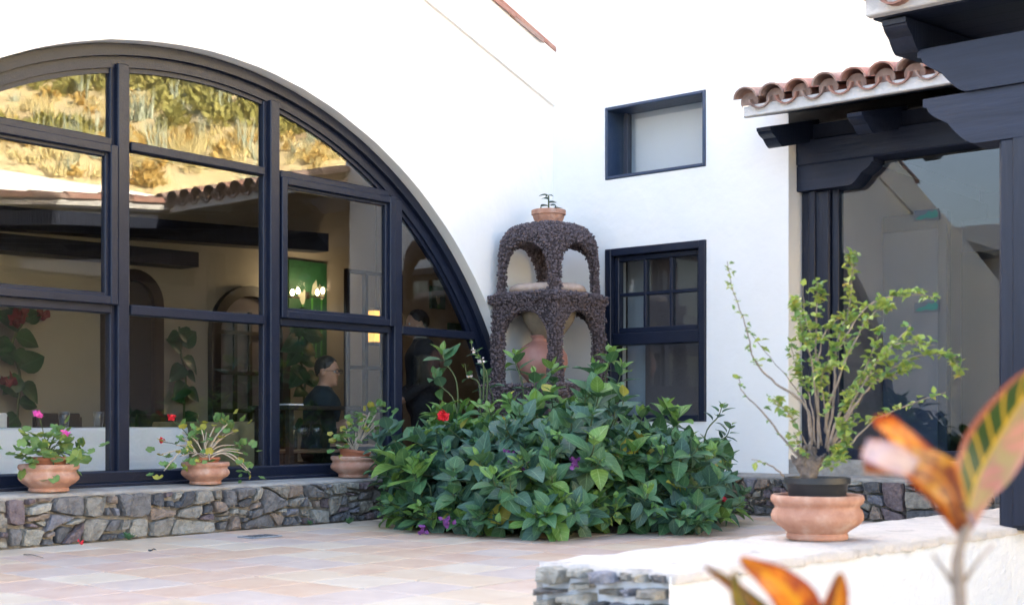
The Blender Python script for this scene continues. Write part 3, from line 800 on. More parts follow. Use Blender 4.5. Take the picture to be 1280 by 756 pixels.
# ---- terrace and tiles
ter = MB().box((-13, -4.2, -0.659), (0.0, 0.0, FLOOR - .009)).box((-2.0, -10.5, -0.658), (-0.001, -4.19, FLOOR - .0095)).build('terrace', 'joint'); tag(ter, kind='structure')
TS = 0.335
def tile_mesh(m, i):
    me = bpy.data.meshes.new('floor_tile'); s = TS / 2 - .004; b = .006; rg = random.Random(i)
    v = [(-s, -s, -.009), (s, -s, -.009), (s, s, -.009), (-s, s, -.009), (-s, -s, -.003), (s, -s, -.003), (s, s, -.003), (-s, s, -.003), (-s + b, -s + b, 0), (s - b, -s + b, 0), (s - b, s - b, 0), (-s + b, s - b, 0)]
    v = [(x + rg.uniform(-.002, .002), y + rg.uniform(-.002, .002), z) for x, y, z in v]
    f = [(8, 9, 10, 11)] + [(k, (k + 1) % 4, 4 + (k + 1) % 4, 4 + k) for k in range(4)] + [(4 + k, 4 + (k + 1) % 4, 8 + (k + 1) % 4, 8 + k) for k in range(4)]
    me.from_pydata(v, [], f); me.update(); me.materials.append(M[m]); return me
tms = [tile_mesh('tile%d' % (i % 6), i) for i in range(12)]
cand = []; rg = random.Random(5)
for i in range(0, 36):
    for j in range(0, 30):
        x = -12.4 + i * TS; y = -0.50 - j * TS
        if x > -0.4 or (y < -4.0 and x < -1.8): continue
        px, py, f = proj((x, y, FLOOR)); vis = f > 1 and -60 < px < 1330 and py < 790 and not (px > 690 and py > 740)
        if vis and x > -3.4 and y > -2.1: vis = False
        cand.append((vis, f, x, y, rg.randrange(12), rg.uniform(-.0012, .0012)))
cand.sort(key=lambda c: (not c[0], c[1]))
rest = MB(); nvis = 0
restm = []
for k, (vis, f, x, y, v_, dz) in enumerate(cand):
    if vis and nvis < 290:
        nvis += 1
        o = bpy.data.objects.new('floor_tile', tms[v_]); C.objects.link(o); o.parent = ter; o.location = (x, y, FLOOR + dz)
    else:
        me = tms[v_]; o0 = len(rest.v)
        rest.v.extend([(p.co.x + x, p.co.y + y, p.co.z + FLOOR + dz) for p in me.vertices]); 
        rest.f.extend([tuple(q + o0 for q in p.vertices) for p in me.polygons]); restm += [v_ % 6] * len(me.polygons)
ro = rest.build('floor_tiles', None, ter)
for i in range(6): ro.data.materials.append(M['tile%d' % i])
ro.data.polygons.foreach_set('material_index', restm); tag(ro, kind='stuff')

# ---- whitewashed low wall in the foreground
PT = 0.25
pa, pb = Vector((-5.34, -4.62, 0)), Vector((-5.39, -4.10, 0))
fdir = (Vector((-2.59, -4.87, 0)) - pa).normalized(); bdir = (Vector((-2.89, -4.27, 0)) - pb).normalized()
plat = empty('low_white_wall', (pa.x, pa.y, FLOOR)); tag(plat, 'low whitewashed wall with a rough cement top and a rubble stone end', 'wall')
body = MB(); n = 40; Ln = 4.6
fr = []; 
for i in range(n + 1):
    s = Ln * i / n; j = 0.006 * mnoise.noise(Vector((s * 5, 2, 0)))
    nrm = Vector((fdir.y, -fdir.x, 0))
    fr.append(pa + fdir * s + nrm * (j))
for i in range(n):
    p, q = fr[i], fr[i + 1]
    for z0, z1 in ((-.659, FLOOR - .2), (FLOOR - .2, FLOOR + .1), (FLOOR + .1, PT - .018)):
        body.add([(p.x, p.y, z0), (q.x, q.y, z0), (q.x, q.y, z1), (p.x, p.y, z1)], [(0, 1, 2, 3)])
bk = [pb + bdir * (Ln * i / n) for i in range(n + 1)]
for i in range(n):
    p, q = bk[i], bk[i + 1]; body.add([(q.x, q.y, -.659), (p.x, p.y, -.659), (p.x, p.y, PT - .018), (q.x, q.y, PT - .018)], [(0, 1, 2, 3)])
e = fdir * .03
body.add([tuple(pb + e + Vector((0, 0, -.659))), tuple(pa + e + Vector((0, 0, -.659))), tuple(pa + e + Vector((0, 0, PT - .018))), tuple(pb + e + Vector((0, 0, PT - .018)))], [(0, 1, 2, 3)])
M['whitewash'] = mat('whitewash', (0.66, 0.69, 0.75), 0.9, (0.76, 0.78, 0.82), 5, 0.8, 26, dist=0.015)
wb(body, 'wall', 'whitewash', plat, True)
top = MB(); n = 110; vv = []; K = 9
for i in range(n + 1):
    s = Ln * i / n
    p = pa + fdir * s; q = pb + bdir * s
    for k in range(K):
        t = k / (K - 1)
        r = p.lerp(q, t)
        z = PT + 0.008 * mnoise.noise(Vector((s * 6, t * 4, 1))) + 0.004 * mnoise.noise(Vector((s * 22, t * 12, 1)))
        if k == 0:
            r = r + Vector((fdir.y, -fdir.x, 0)) * (0.012 + .014 * mnoise.noise(Vector((s * 9, 3, 1))) + .008 * mnoise.noise(Vector((s * 31, 3, 1)))); z -= 0.012 + .01 * mnoise.noise(Vector((s * 17, 8, 1)))
        if i == 0: r = r + fdir * (0.015 + .02 * mnoise.noise(Vector((t * 9, 3, 7))))
        vv.append((r.x, r.y, z))
N1 = len(vv); vv2 = [(x, y, z - .03) for x, y, z in vv]
ff = [(i * K + k, (i + 1) * K + k, (i + 1) * K + k + 1, i * K + k + 1) for i in range(n) for k in range(K - 1)]
ff += [(i * K, N1 + i * K, N1 + (i + 1) * K, (i + 1) * K) for i in range(n)] + [(k, k + 1, N1 + k + 1, N1 + k) for k in range(K - 1)]
top.add(vv + vv2, ff); recalc(wb(top, 'cement_top', 'cement', plat, True))
ew = (pa - pb).length; eu = (pa - pb).normalized()
polys = split_stones(ew, 0.50, 25, 0.0030, 0.028, 1.75, .16)
lay_stones(plat, (pb - pa) + Vector((0, 0, PT - .002 - .50 - FLOOR)), eu, -fdir, polys, 8, gap=.006, depth=.06, proud=.05, weights=[5, 3, 0, 1, 1, 5, 3])
# ================================================================== RIGHT WING: glazed door under a tiled eave
DX = 0.22
wing = empty('low_wing', (DX, -4.5, -0.1)); tag(wing, 'low wing with a dark timber glazed door under a tiled eave', 'house')
wbox('threshold', (0.0, -10.2, -0.1), (0.6, -2.266, 0.455), 'ledge', wing)
wbox('room_floor', (0.6, -10.2, 0.30), (4.2, -2.266, 0.44), 'mwood', wing)
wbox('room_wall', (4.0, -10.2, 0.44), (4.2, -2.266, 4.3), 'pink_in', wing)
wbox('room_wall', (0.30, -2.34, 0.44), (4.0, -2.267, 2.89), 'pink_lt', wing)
wbox('room_wall', (0.15, -10.4, -0.1), (4.2, -10.2, 4.3), 'plaster', wing)
wbox('room_ceiling', (0.35, -10.2, 3.0), (4.0, -2.34, 3.06), 'ceiling', wing)
# inner partition seen through the glass: a framed grey opening
wbox('partition', (1.5, -2.84, 0.44), (1.54, -2.36, 2.32), 'grey_in', wing)
wbox('partition_trim', (1.47, -2.92, 0.44), (1.56, -2.84, 2.46), 'grey_tr', wing, .006)
wbox('partition_trim', (1.475, -2.84, 2.32), (1.555, -2.36, 2.455), 'grey_tr', wing, .006)
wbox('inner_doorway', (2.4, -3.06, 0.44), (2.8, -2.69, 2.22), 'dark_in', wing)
wbox('inner_doorway_head', (2.42, -3.06, 2.225), (2.8, -2.69, 2.5), 'grey_in', wing)
# door timber
door = wbox('glazed_door', (DX - .02, -2.50, 0.456), (DX + .16, -2.27, 2.50), 'timber', wing, .01)
wbox('door_post_strip', (DX - .045, -2.395, 0.457), (DX + .02, -2.34, 2.50), 'timber', door, .006)
wbox('door_stile', (DX + .02, -2.56, 0.456), (DX + .11, -2.502, 2.62), 'timber', door, .006)
wbox('door_rail', (DX + .02, -4.60, 0.456), (DX + .11, -2.562, 0.53), 'timber', door, .006)
wbox('door_stile', (DX - .01, -4.72, 0.456), (DX + .14, -4.602, 2.62), 'timber', door, .006)
wbox('pane', (DX + .05, -4.60, 0.53), (DX + .058, -2.56, 2.66), 'glass2', door)
for k in range(4):
    ya = -4.73 - k * 1.34
    wbox('wing_wall', (DX - .02, ya - 1.34 + .001, 0.456), (DX + .14, ya, 2.689), 'pink_in', wing)
# stickers on the glass: a pale square with a teal slipper-like shape
def sticker(y, z, s, flip=1):
    c = wbox('sticker', (DX + .044, y - s, z - s * .42), (DX + .0485, y + s, z + s * .42), 'film', door)
    pr = [(-.9, -.25), (-.5, -.32), (0, -.2), (.45, -.28), (.9, -.22), (.95, .1), (.75, .34), (.5, .2), (.2, .3), (-.1, .05), (-.55, -.02)]
    q = MB(); q.prism([(u * s * flip, v * s) for u, v in pr], (DX + .040, y, z), (0, -1, 0), (0, 0, 1), (.003, 0, 0)); recalc(under(q.build('sticker_shape', 'teal'), c))
p1 = onX(1155, 268, DX); p2 = onX(1155, 383, DX)
sticker(p1.y, p1.z, 0.092); sticker(p2.y, p2.z, 0.092)
# head beam and shaped bracket
def ogee(L, h_, n=5):
    """side profile of a beam with a shaped lower end at u=L"""
    pts = [(0, 0), (L * 0.0 + L - h_ * 1.05, 0)]
    for i in range(1, n + 1):
        t = i / n; pts.append((L - h_ * 1.05 + h_ * .5 * t, h_ * .38 * (1 - math.cos(t * math.pi / 2))))
    pts.append((L - h_ * .5, h_ * .46))
    for i in range(1, n + 1):
        t = i / n; pts.append((L - h_ * .5 + h_ * .42 * math.sin(t * math.pi / 2), h_ * (.46 + .36 * t)))
    pts += [(L, h_ * .84), (L, h_), (0, h_)]
    return pts
q = MB(); q.prism(ogee(0.62, 0.19), (DX - .09, -2.266, 2.50), (0, -1, 0), (0, 0, 1), (.2, 0, 0)); recalc(wb(q, 'bracket', 'timber2', wing))
wbox('head_beam', (DX - .11, -10.2, 2.69), (DX + .14, -2.267, 2.885), 'timber2', wing, .012)
wbox('wall_plate', (DX - .06, -10.2, 2.887), (DX + .12, -2.267, 3.0), 'timber', wing)
# eave: rafters along X with shaped ends, soffit boards, white fascia, tiles
EX, EZ, SL = -0.60, 2.93, 0.24
eave_y0 = -2.235
axu = Vector((-1, 0, -SL)).normalized(); axv = Vector((-axu.z, 0, axu.x)) * -1
def rafter(top, ox, oy, oz, L, h_, w_, m='timber'):
    q = MB(); q.prism(ogee(L, h_), (ox, oy, oz), axu, axv, (0, -w_, 0)); return recalc(wb(q, 'rafter', m, top))
if axv.z < 0: axv = -axv
k = 0
for yy in (-2.275, -2.98, -3.70, -4.42, -5.14, -5.9, -6.7, -7.5, -8.3, -9.1):
    rafter(wing, 0.30, yy, 2.905, 0.80, 0.16, 0.11, 'timber2' if k == 1 else 'timber'); k += 1
def slab(mb, x0, x1, y0, y1, zf, th):
    mb.add([(x0, y0, zf(x0)), (x1, y0, zf(x1)), (x1, y1, zf(x1)), (x0, y1, zf(x0)), (x0, y0, zf(x0) + th), (x1, y0, zf(x1) + th), (x1, y1, zf(x1) + th), (x0, y1, zf(x0) + th)],
           [(0, 3, 2, 1), (4, 5, 6, 7), (0, 1, 5, 4), (1, 2, 6, 5), (2, 3, 7, 6), (3, 0, 4, 7)])
ez = lambda x: EZ + 0.005 + SL * (x - EX)
for k in range(5):
    sb = MB(); x0 = EX + k * 0.2; slab(sb, x0 + .002, x0 + .198, -10.2, eave_y0 + .0 - .02, ez, .025); wb(sb, 'soffit_board', 'timber', wing)
fs = MB(); ny = 60
M['mortar_w'] = mat('white_mortar', (0.52, 0.50, 0.48), 0.9, (0.64, 0.62, 0.60), 8, 0.6, 30)
fa = MB(); fa.box((EX - .045, -10.2, EZ + .004), (EX + .002, eave_y0 - .0, EZ + .085), .006); wb(fa, 'fascia', 'mortar_w', wing)
rs_ = MB(); slab(rs_, EX + .01, 4.3, -10.2, eave_y0 + .005, lambda x: EZ + .04 + SL * (x - EX), .03); eroof = wb(rs_, 'roof', 'roof2', wing)
tdir = Vector((1, 0, SL)).normalized(); tup = Vector((-SL, 0, 1)).normalized(); SP = 0.205
rg = random.Random(9)
for i in range(13):
    yc = eave_y0 - .05 - i * SP
    for r in range(3):
        b = Vector((EX - .10, yc + rg.uniform(-.008, .008), EZ + .115 + rg.uniform(-.006, .006))) + tdir * (r * .36) + tup * (.012 * (r == 0) - 0.004 * r)
        put_tile(cover[rg.randrange(2)], eroof, b, tdir + Vector((0, rg.uniform(-.03, .03), 0)), tup)
        b2 = Vector((EX - .085, yc - SP / 2 + rg.uniform(-.006, .006), EZ + .115)) + tdir * (r * .36)
        put_tile(pan[rg.randrange(2)], eroof, b2, tdir, tup)
    # clay plug closing the tile mouth
    pl = MB(); pl.lathe([(0.0, 0), (.072, 0), (.072, .02)], n=14)
    o = pl.build('tile_plug', 'roof2'); under(o, eroof); o.matrix_basis = Matrix.Translation((EX - .035, yc, EZ + .115)) @ Matrix.Rotation(R(90), 4, 'Y') @ Matrix.Diagonal((0.9, 1, 1, 1))

# ---- porch
porch = empty('timber_porch', (-2.62, -4.89, FLOOR)); tag(porch, 'dark timber porch with stacked carved beams and a tiled verge', 'porch')
PX, PE, PZ, PS = -2.62, -4.31, 2.33, 0.10
pw = 0.095
wbox('post', (PX - pw, -4.89 - .10, PT - .02), (PX + pw, -4.89 + .10, 2.09), 'timber', porch, .012)
wbox('post_strip', (PX - pw - .014, -4.89 - .03, PT), (PX - pw + .004, -4.89 + .03, 2.085), 'timber', porch, .004)
for yc in (-7.4, -9.9): wbox('post', (PX - pw, yc - .10, -.67), (PX + pw, yc + .10, 2.3), 'timber', porch, .012)
q = MB(); q.prism(ogee(0.50, 0.25), (PX - .10, -4.92, 2.085), (0, 1, 0), (0, 0, 1), (.2, 0, 0)); q.prism(ogee(0.50, 0.25), (PX - .098, -4.922, 2.085), (0, -1, 0), (0, 0, 1), (.196, 0, 0)); recalc(wb(q, 'bracket', 'timber2', porch))
q = MB(); q.prism(ogee(6.0, 0.24), (PX - .12, -10.4, 2.337), (0, 1, 0), (0, 0, 1), (.24, 0, 0)); recalc(wb(q, 'beam', 'timber2', porch))
wbox('tie_beam', (PX + .121, -5.0, 2.25), (DX - .115, -4.80, 2.45), 'timber', porch, .012)
pz = lambda x: 2.60 + PS * (x + 2.62)
axu2 = Vector((-1, 0, -PS)).normalized(); axv2 = Vector((-PS, 0, 1)).normalized()
for i in range(9):
    yy = PE + .02 - i * 0.68
    q = MB(); q.prism(ogee(2.97 if i else 2.99, 0.15), (0.08, yy, pz(0.08) - .02), axu2, axv2, (0, -.12, 0)); recalc(wb(q, 'rafter', 'timber', porch))
for k in range(14):
    sb = MB(); x0 = -2.92 + k * 0.215; slab(sb, x0 + .002, x0 + .213, -10.4, PE + .06, lambda x: pz(x) + .142, .025); wb(sb, 'soffit_board', 'timber', porch)
pf = MB(); slab(pf, -2.97, 0.15, PE + .02, PE + .075, lambda x: pz(x) + .169, .07); wb(pf, 'verge_band', 'mortar_w', porch)
pf = MB(); pf.box((-2.985, -10.4, pz(-2.95) + .15), (-2.925, PE + .074, pz(-2.95) + .235), .006); wb(pf, 'fascia', 'mortar_w', porch)
pr_ = MB(); slab(pr_, -2.92, 0.2, -10.4, PE + .018, lambda x: pz(x) + .17, .05); proof = wb(pr_, 'roof', 'roof2', porch)
pdir = Vector((1, 0, PS)).normalized()
for r in range(8):
    b = Vector((-3.06, PE + .02, pz(-3.06) + .235)) + pdir * (r * .39) + Vector((0, 0, .012 if r == 0 else 0))
    put_tile(cover[r % 2], proof, b, pdir)
for i in range(12):
    yc = PE - .20 - i * SP * 1.05
    put_tile(cover[i % 2], proof, Vector((-3.06, yc, pz(-3.06) + .245)), pdir); put_tile(pan[i % 2], proof, Vector((-3.05, yc + SP / 2, pz(-3.05) + .245)), pdir)
# small green rosettes growing on the door roof
def rosette(name, label, pos, n, size, m, cat='plant'):
    L = Leaves(); Tm = leaf_template(0.26, 4, .1, -.1)
    for i in range(n):
        a = i * 2.399; e = 0.35 + 0.9 * i / n
        L.add(Tm, orient(pos, (math.cos(a) * math.cos(e), math.sin(a) * math.cos(e), math.sin(e)), (0, 0, 1), size * rnd(.7, 1.1)), m)
    o = L.build(name, kind=None); tag(o, label, cat); return o
pz1 = onX(1008, 104, -0.5); rosette('roof_plant', 'small green rosette sprouting between the eave tiles', (pz1.x, pz1.y, pz1.z - .06), 14, .07, 'lf_shrub')

# ================================================================== LAVA-STONE WATER FILTER TOWER
FC = Vector((-0.53, -0.37, 0))
Z0, Z1, Z2, Z3 = 1.03, 1.68, 1.76, 2.34
def tower(p):
    x, y, z = p[..., 0], p[..., 1], p[..., 2]
    ax, ay = np.abs(x), np.abs(y)
    def sqr(a): return np.maximum(ax, ay) - a
    # plinth
    d = np.maximum(sqr(0.40), np.abs(z - (FLOOR + Z0) / 2) - (Z0 - FLOOR) / 2)
    # lower tier: hollow box with an arch in every face
    k = np.clip((z - Z0) / (Z1 - Z0), 0, 1)
    out = sqr(0.345 - 0.02 * k); inn = sqr(0.262)
    low = np.maximum(np.maximum(out, -inn), np.abs(z - (Z0 + Z2) / 2) - (Z2 - Z0) / 2)
    def archcut(zb, zt, hw):
        spring = zt - hw
        def cut(c):
            a = np.where(z < spring, np.abs(c) - hw, np.hypot(c, np.maximum(z - spring, 0) * 1.0) - hw)
            return np.maximum(a, zb - z)
        return cut
    c1 = archcut(Z0 - .0, Z1 - .04, 0.25)
    low = np.maximum(low, -np.minimum(c1(x), c1(y)))
    shelf = np.maximum(sqr(0.348), np.abs(z - (Z1 + Z2) / 2 - .012) - 0.032)
    shelf = np.maximum(shelf, -(np.hypot(x, y) - .20))
    # upper tier with a domed cap
    k2 = np.clip((z - Z2) / .6, 0, 1); hb = 0.334 - .016 * k2
    dome = ((ax / hb) ** 5 + (ay / hb) ** 5 + (np.maximum(z - 2.07, 0) / 0.275) ** 2.3) ** 0.2 - 1
    dome = np.maximum(dome * 0.3, Z2 - .02 - z)
    inner = np.maximum(sqr(0.252), z - 2.2)
    up = np.maximum(dome, -inner)
    c2 = archcut(Z2 + .01, 2.19, 0.235)
    up = np.maximum(up, -np.minimum(c2(x), c2(y)))
    return np.minimum(np.minimum(d, low), np.minimum(shelf, up))
tw = empty('lava_stone_tower', (FC.x, FC.y, FLOOR)); tag(tw, 'two-tier arched tower crusted with dark lava gravel in the white corner', 'water filter')
core = net_obj('tower_core', tower, (-.45, -.45, FLOOR - .03), (.45, .45, 2.45), 0.018, 'lava_core', smooth=True); core.parent = tw; core.location = (0, 0, -FLOOR)
me = core.data; nv = len(me.vertices)
co = np.zeros(nv * 3); me.vertices.foreach_get('co', co); co = co.reshape(-1, 3)
no = np.zeros(nv * 3); me.vertices.foreach_get('normal', no); no = no.reshape(-1, 3)
bm = bmesh.new(); bmesh.ops.create_icosphere(bm, subdivisions=1, radius=1); iv = np.array([v.co[:] for v in bm.verts]); bm.verts.index_update(); ifc = np.array([[v.index for v in f.verts] for f in bm.faces]); bm.free()
rs2 = np.random.RandomState(4)
sel = np.nonzero((co[:, 2] > 0.75) & (rs2.rand(nv) < 0.72))[0]
V, Fc = [], []
for i, s in enumerate(sel):
    q = rs2.randn(3, 3); q, _ = np.linalg.qr(q)
    sc_ = np.array([1.0, rs2.uniform(.6, 1), rs2.uniform(.5, .9)]) * rs2.uniform(0.006, 0.0165)
    jit = iv * rs2.uniform(.75, 1.2, (len(iv), 1))
    V.append((jit * sc_) @ q.T + co[s] + no[s] * .006 + rs2.uniform(-.006, .006, 3)); Fc.append(ifc + i * len(iv))
me2 = bpy.data.meshes.new('lava_gravel'); me2.from_pydata(np.concatenate(V).tolist(), [], np.concatenate(Fc).tolist()); me2.update()
lg = link('lava_gravel', me2, 'lava', tw); lg.location = (0, 0, -FLOOR); tag(lg, kind='stuff')
# filter stone (rim + bowl) and the jar below
ft = MB()
prof = [(0.0, 1.385), (.05, 1.39), (.13, 1.45), (.20, 1.55), (.235, 1.64), (.192, 1.70), (.192, 1.79)]
ft.lathe([(r, z) for r, z in prof], n=36)
fobj = ft.build('filter_stone', 'filter2', None, True, (FC.x, FC.y, 0)); tag(fobj, 'hollow stone filter bowl set in the middle shelf of the lava tower', 'filter stone')
rm = MB(); prr = [(.19, 1.775), (.27, 1.77), (.305, 1.785), (.318, 1.812), (.305, 1.838), (.27, 1.853), (.20, 1.85), (.17, 1.83), (.15, 1.6), (.0, 1.5)]
rim = rm.lathe(prr, n=40, mod=lambda a, r, z: r * (1 + .025 * math.sin(3 * a + 1) + .012 * math.sin(7 * a))).build('rim', 'filter', fobj, True)
rim.data.update()
jr = MB(); jc = Vector((FC.x - .035, FC.y + .04, Z0 + .004))
jr.lathe([(0.0, 0), (.085, 0), (.12, .03), (.18, .10), (.212, .18), (.205, .25), (.165, .315), (.105, .35), (.082, .365), (.08, .385), (.098, .398), (.10, .408), (.088, .412), (.07, .39), (.07, .36), (.1, .33), (0, .32)], n=40)
tag(jr.build('clay_jar', 'jar', None, True, jc), 'round reddish clay water jar inside the lower tier of the lava tower', 'jar')
# little pot on the dome
tp = Vector((FC.x, FC.y, 2.335)); pot = MB()
gar = lambda a, r, z: r * (1 + (.09 * (abs(math.cos(4 * a)) - .4) * math.exp(-((z - .062 - .016 * math.cos(8 * a)) / .02) ** 2)))
pot.lathe([(0, 0), (.098, 0), (.101, .01), (.106, .022), (.110, .034), (.114, .046), (.118, .058), (.121, .07), (.124, .085), (.128, .092), (.138, .094), (.142, .13), (.134, .133), (.126, .12), (.12, .10), (0, .1)], n=48, mod=gar)
tpo = smooth_angle(pot.build('terracotta_pot', 'terracotta', None, True, tp), 45); tag(tpo, 'small terracotta pot with a garland relief on top of the lava tower', 'pot')
MB().lathe([(0, .108), (.118, .108)], n=24).build('soil', 'soil', tpo)
L = Leaves(); Tm = leaf_template(0.17, 5, .25, .45); st = MB()
sp = tp + Vector((0, 0, .1))
for dx, hgt, n in ((0, .15, 7), (.05, .07, 6), (-.055, .06, 6)):
    tip = sp + Vector((dx * sF * 1.2, -dx * cF * 1.2, hgt)); st.tube([sp + Vector((dx * .5, -dx * .5, 0)), tip], [.008, .006], 6)
    for i in range(n):
        a = i * 2.4 + dx * 30; L.add(Tm, orient(tip - Vector((0, 0, .03 * (i % 3))), (math.cos(a), math.sin(a), .5), (0, 0, 1), rnd(.06, .085)), 'lf_succ')
su = L.build('succulent', kind=None); tag(su, 'grey green succulent in the small pot on the lava tower', 'plant'); st.build('stem', 'stemg', su)

# ================================================================== TERRACOTTA BOWLS
def bowl_profile(r, h_):
    return [(0, 0), (r * .64, 0), (r * .66, h_ * .03), (r * .66, h_ * .10), (r * .63, h_ * .14), (r * .70, h_ * .20), (r * .86, h_ * .32), (r * .965, h_ * .44), (r * .985, h_ * .53), (r * .95, h_ * .64),
            (r * .905, h_ * .70), (r * .90, h_ * .74), (r * .93, h_ * .78), (r * .985, h_ * .83), (r * 1.0, h_ * .90), (r * .985, h_ * .97), (r * .95, h_), (r * .915, h_ * .985), (r * .89, h_ * .9), (r * .86, h_ * .72), (0, h_ * .70)]
def bowl(pos, r, h_, label, ng, group=None):
    def gad(a, rr, z):
        t = (z / h_ - .42) / .2
        return rr * (1 + .05 * math.exp(-t * t) * (abs(math.sin(ng * a / 2 + 5 * (z / h_ - .4))) ** .6 - .5) * (rr > r * .6))
    o = MB().lathe(bowl_profile(r, h_), n=96, mod=gad).build('terracotta_bowl', 'terracotta', None, True, pos)
    smooth_angle(o, 50); tag(o, label, 'planter'); return o
b1 = onY(61, 613, -0.19); b2 = onY(258, 604, -0.19); b3 = onY(443, 595, -0.17)
LZ = LEDGE + .006
P1 = Vector((b1.x, -0.19, LZ)); P2 = Vector((b2.x, -0.18, LZ)); P3 = Vector((b3.x, -0.16, LZ))
bowl(P1, .168, .155, 'terracotta bowl on the ledge holding a geranium with magenta flowers', 14)
bowl(P2, .152, .14, 'terracotta bowl on the ledge under a leggy sprawling geranium', 14)
bowl(P3, .163, .15, 'terracotta bowl on the ledge beside the leafy bush', 14)
PB = Vector((-3.955, -4.465, PT + .004)); bowl(PB, .193, .185, 'large terracotta bowl on the low white wall holding a black plastic pot', 12)
def inner_pot(pos, r, h_, m, label, tilt=0, z0=.0):
    o = MB().lathe([(0, 0), (r * .8, 0), (r * .93, h_ * .78), (r * .935, h_ * .79), (r * 1.0, h_ * .8), (r * 1.0, h_), (r * .94, h_), (r * .92, h_ * .85), (0, h_ * .84)], n=40).build('plant_pot', m, None, True, pos)
    smooth_angle(o, 35); o.rotation_euler = (tilt * .6, tilt, 0); tag(o, label, 'pot')
    MB().lathe([(0, h_ * .9), (r * .5, h_ * .91), (r * .925, h_ * .88)], n=24).build('soil', 'soil', o, True)
    return o
inner_pot(P1 + Vector((0, 0, .11)), .105, .085, 'terracotta2', 'small terracotta pot nested in the bowl under the magenta geranium')
inner_pot(P2 + Vector((.0, .01, .10)), .10, .07, 'terracotta2', 'small terracotta pot nested in the bowl under the leggy geranium')
inner_pot(P3 + Vector((0, 0, .108)), .115, .085, 'terracotta2', 'tilted small terracotta pot nested in the bowl beside the bush', R(7))
inner_pot(PB + Vector((0, 0, .132)), .137, .125, 'black_plastic', 'black plastic pot set in the large terracotta bowl on the low wall')
# ================================================================== PLANTS
def flower_head(mb, pos, n, size, spread):
    mb.lathe([(0, -spread * .5), (spread * .4, -spread * .25), (spread * .5, 0), (spread * .4, spread * .25), (0, spread * .5)], tuple(pos), 8)
    for i in range(n):
        c = Vector(pos) + rvec(spread * .75); a = rnd(0, 6.28); e = rnd(.1, 1.3)
        d = Vector((math.cos(a) * math.cos(e), math.sin(a) * math.cos(e), math.sin(e)))
        A = np.array(orient(c, d, rvec(1), size * rnd(.7, 1.2)))
        v, f, uv = T_petal; mb.add((v @ A[:3, :3].T + A[:3, 3]).tolist(), f)
T_petal = leaf_template(0.42, 3, .15, .25)
T_ovate = [leaf_template(0.31, 6, .10, .22, wav=.012), leaf_template(0.35, 6, .14, .34, wav=.015), leaf_template(0.28, 6, .06, .12, wav=.01)]
T_disc = [disc_template(), disc_template(9, 5, .45)]
T_small = [leaf_template(0.36, 3, .15, .1), leaf_template(0.42, 3, .2, .2)]

# ---- the big bush
bush = empty('leafy_bush', (-2.0, -1.5, FLOOR)); tag(bush, 'broad leafy green bush spilling onto the tiles in front of the lava tower', 'bush')
lat, dep = Vector((sF, -cF, 0)), Vector((cF, sF, 0))
BC = Vector((-1.93, -1.60, FLOOR))
rb = random.Random(12)
def dome_pt(th, el, s=1.0):
    lx, dy = 1.17, 1.10
    x = math.cos(th) * math.cos(el) * lx; y = math.sin(th) * math.cos(el) * dy
    z = math.sin(el) ** .75 * 0.80
    bump = 1 + 0.20 * mnoise.noise(Vector((math.cos(th) * 2.2, math.sin(th) * 2.2, el * 2.6))) + .10 * mnoise.noise(Vector((math.cos(th) * 6, math.sin(th) * 6, el * 6)))
    return BC + (lat * x + dep * y) * s * bump + Vector((0, 0, max(0.03, z * s * bump)))
leaves = []; stems = MB()
def shoot(root, tip, nn, ls, tone, bare=0.5, tipup=0.3):
    root = Vector(root); tip = Vector(tip); out = (tip - BC); out.z *= .5; out = out.normalized() if out.length > .01 else Vector((0, 0, 1))
    mid = root.lerp(tip, .55) + Vector((0, 0, .10)) - out * .05
    path = smooth_path([root, mid, tip, tip + (out * .5 + Vector((0, 0, tipup * 1.6))).normalized() * .09], 5)
    stems.tube(path, [.008 * (1 - .7 * i / len(path)) for i in range(len(path))], 4, False)
    n = len(path); ph = rb.uniform(0, 3.1)
    for k in range(nn):
        t = bare + (1 - bare) * (k + .5) / nn; i = min(n - 2, int(t * (n - 1)))
        p = path[i].lerp(path[i + 1], t * (n - 1) - i); ax = (path[i + 1] - path[i]).normalized()
        a1 = ax.cross(Vector((.2, .1, 1))).normalized() if abs(ax.z) < .97 else Vector((1, 0, 0)); a2 = ax.cross(a1)
        rel = k / max(1, nn - 1)
        for s in (0, math.pi):
            an = ph + k * 1.571 + s + rb.uniform(-.25, .25)
            rd = a1 * math.cos(an) + a2 * math.sin(an)
            d = rd * (1.0 - .45 * rel) + ax * (.25 + .75 * rel) + Vector((0, 0, .12)) + Vector((rb.uniform(-.35, .35), rb.uniform(-.35, .35), rb.uniform(-.45, .3)))
            size = ls * (0.6 + .8 * math.sin(math.pi * min(1, .25 + .62 * rel)) - .45 * rel) * rb.uniform(.75, 1.2)
            tn = tone + rel * .55 + rb.uniform(-.2, .2)
            m_ = 'lf_yel' if rb.random() < .008 else 'lf_new' if tn > .95 else ('lf_mid' if tn > .52 else 'lf_old')
            up = Vector((0, 0, 1)) * 1.0 + ax * .6 + Vector((rb.uniform(-.3, .3), rb.uniform(-.3, .3), 0)) - dep * .25
            leaves.append((p + rd * .012, d, up, size, m_, rb.randrange(3), rb.uniform(.85, 1.2)))
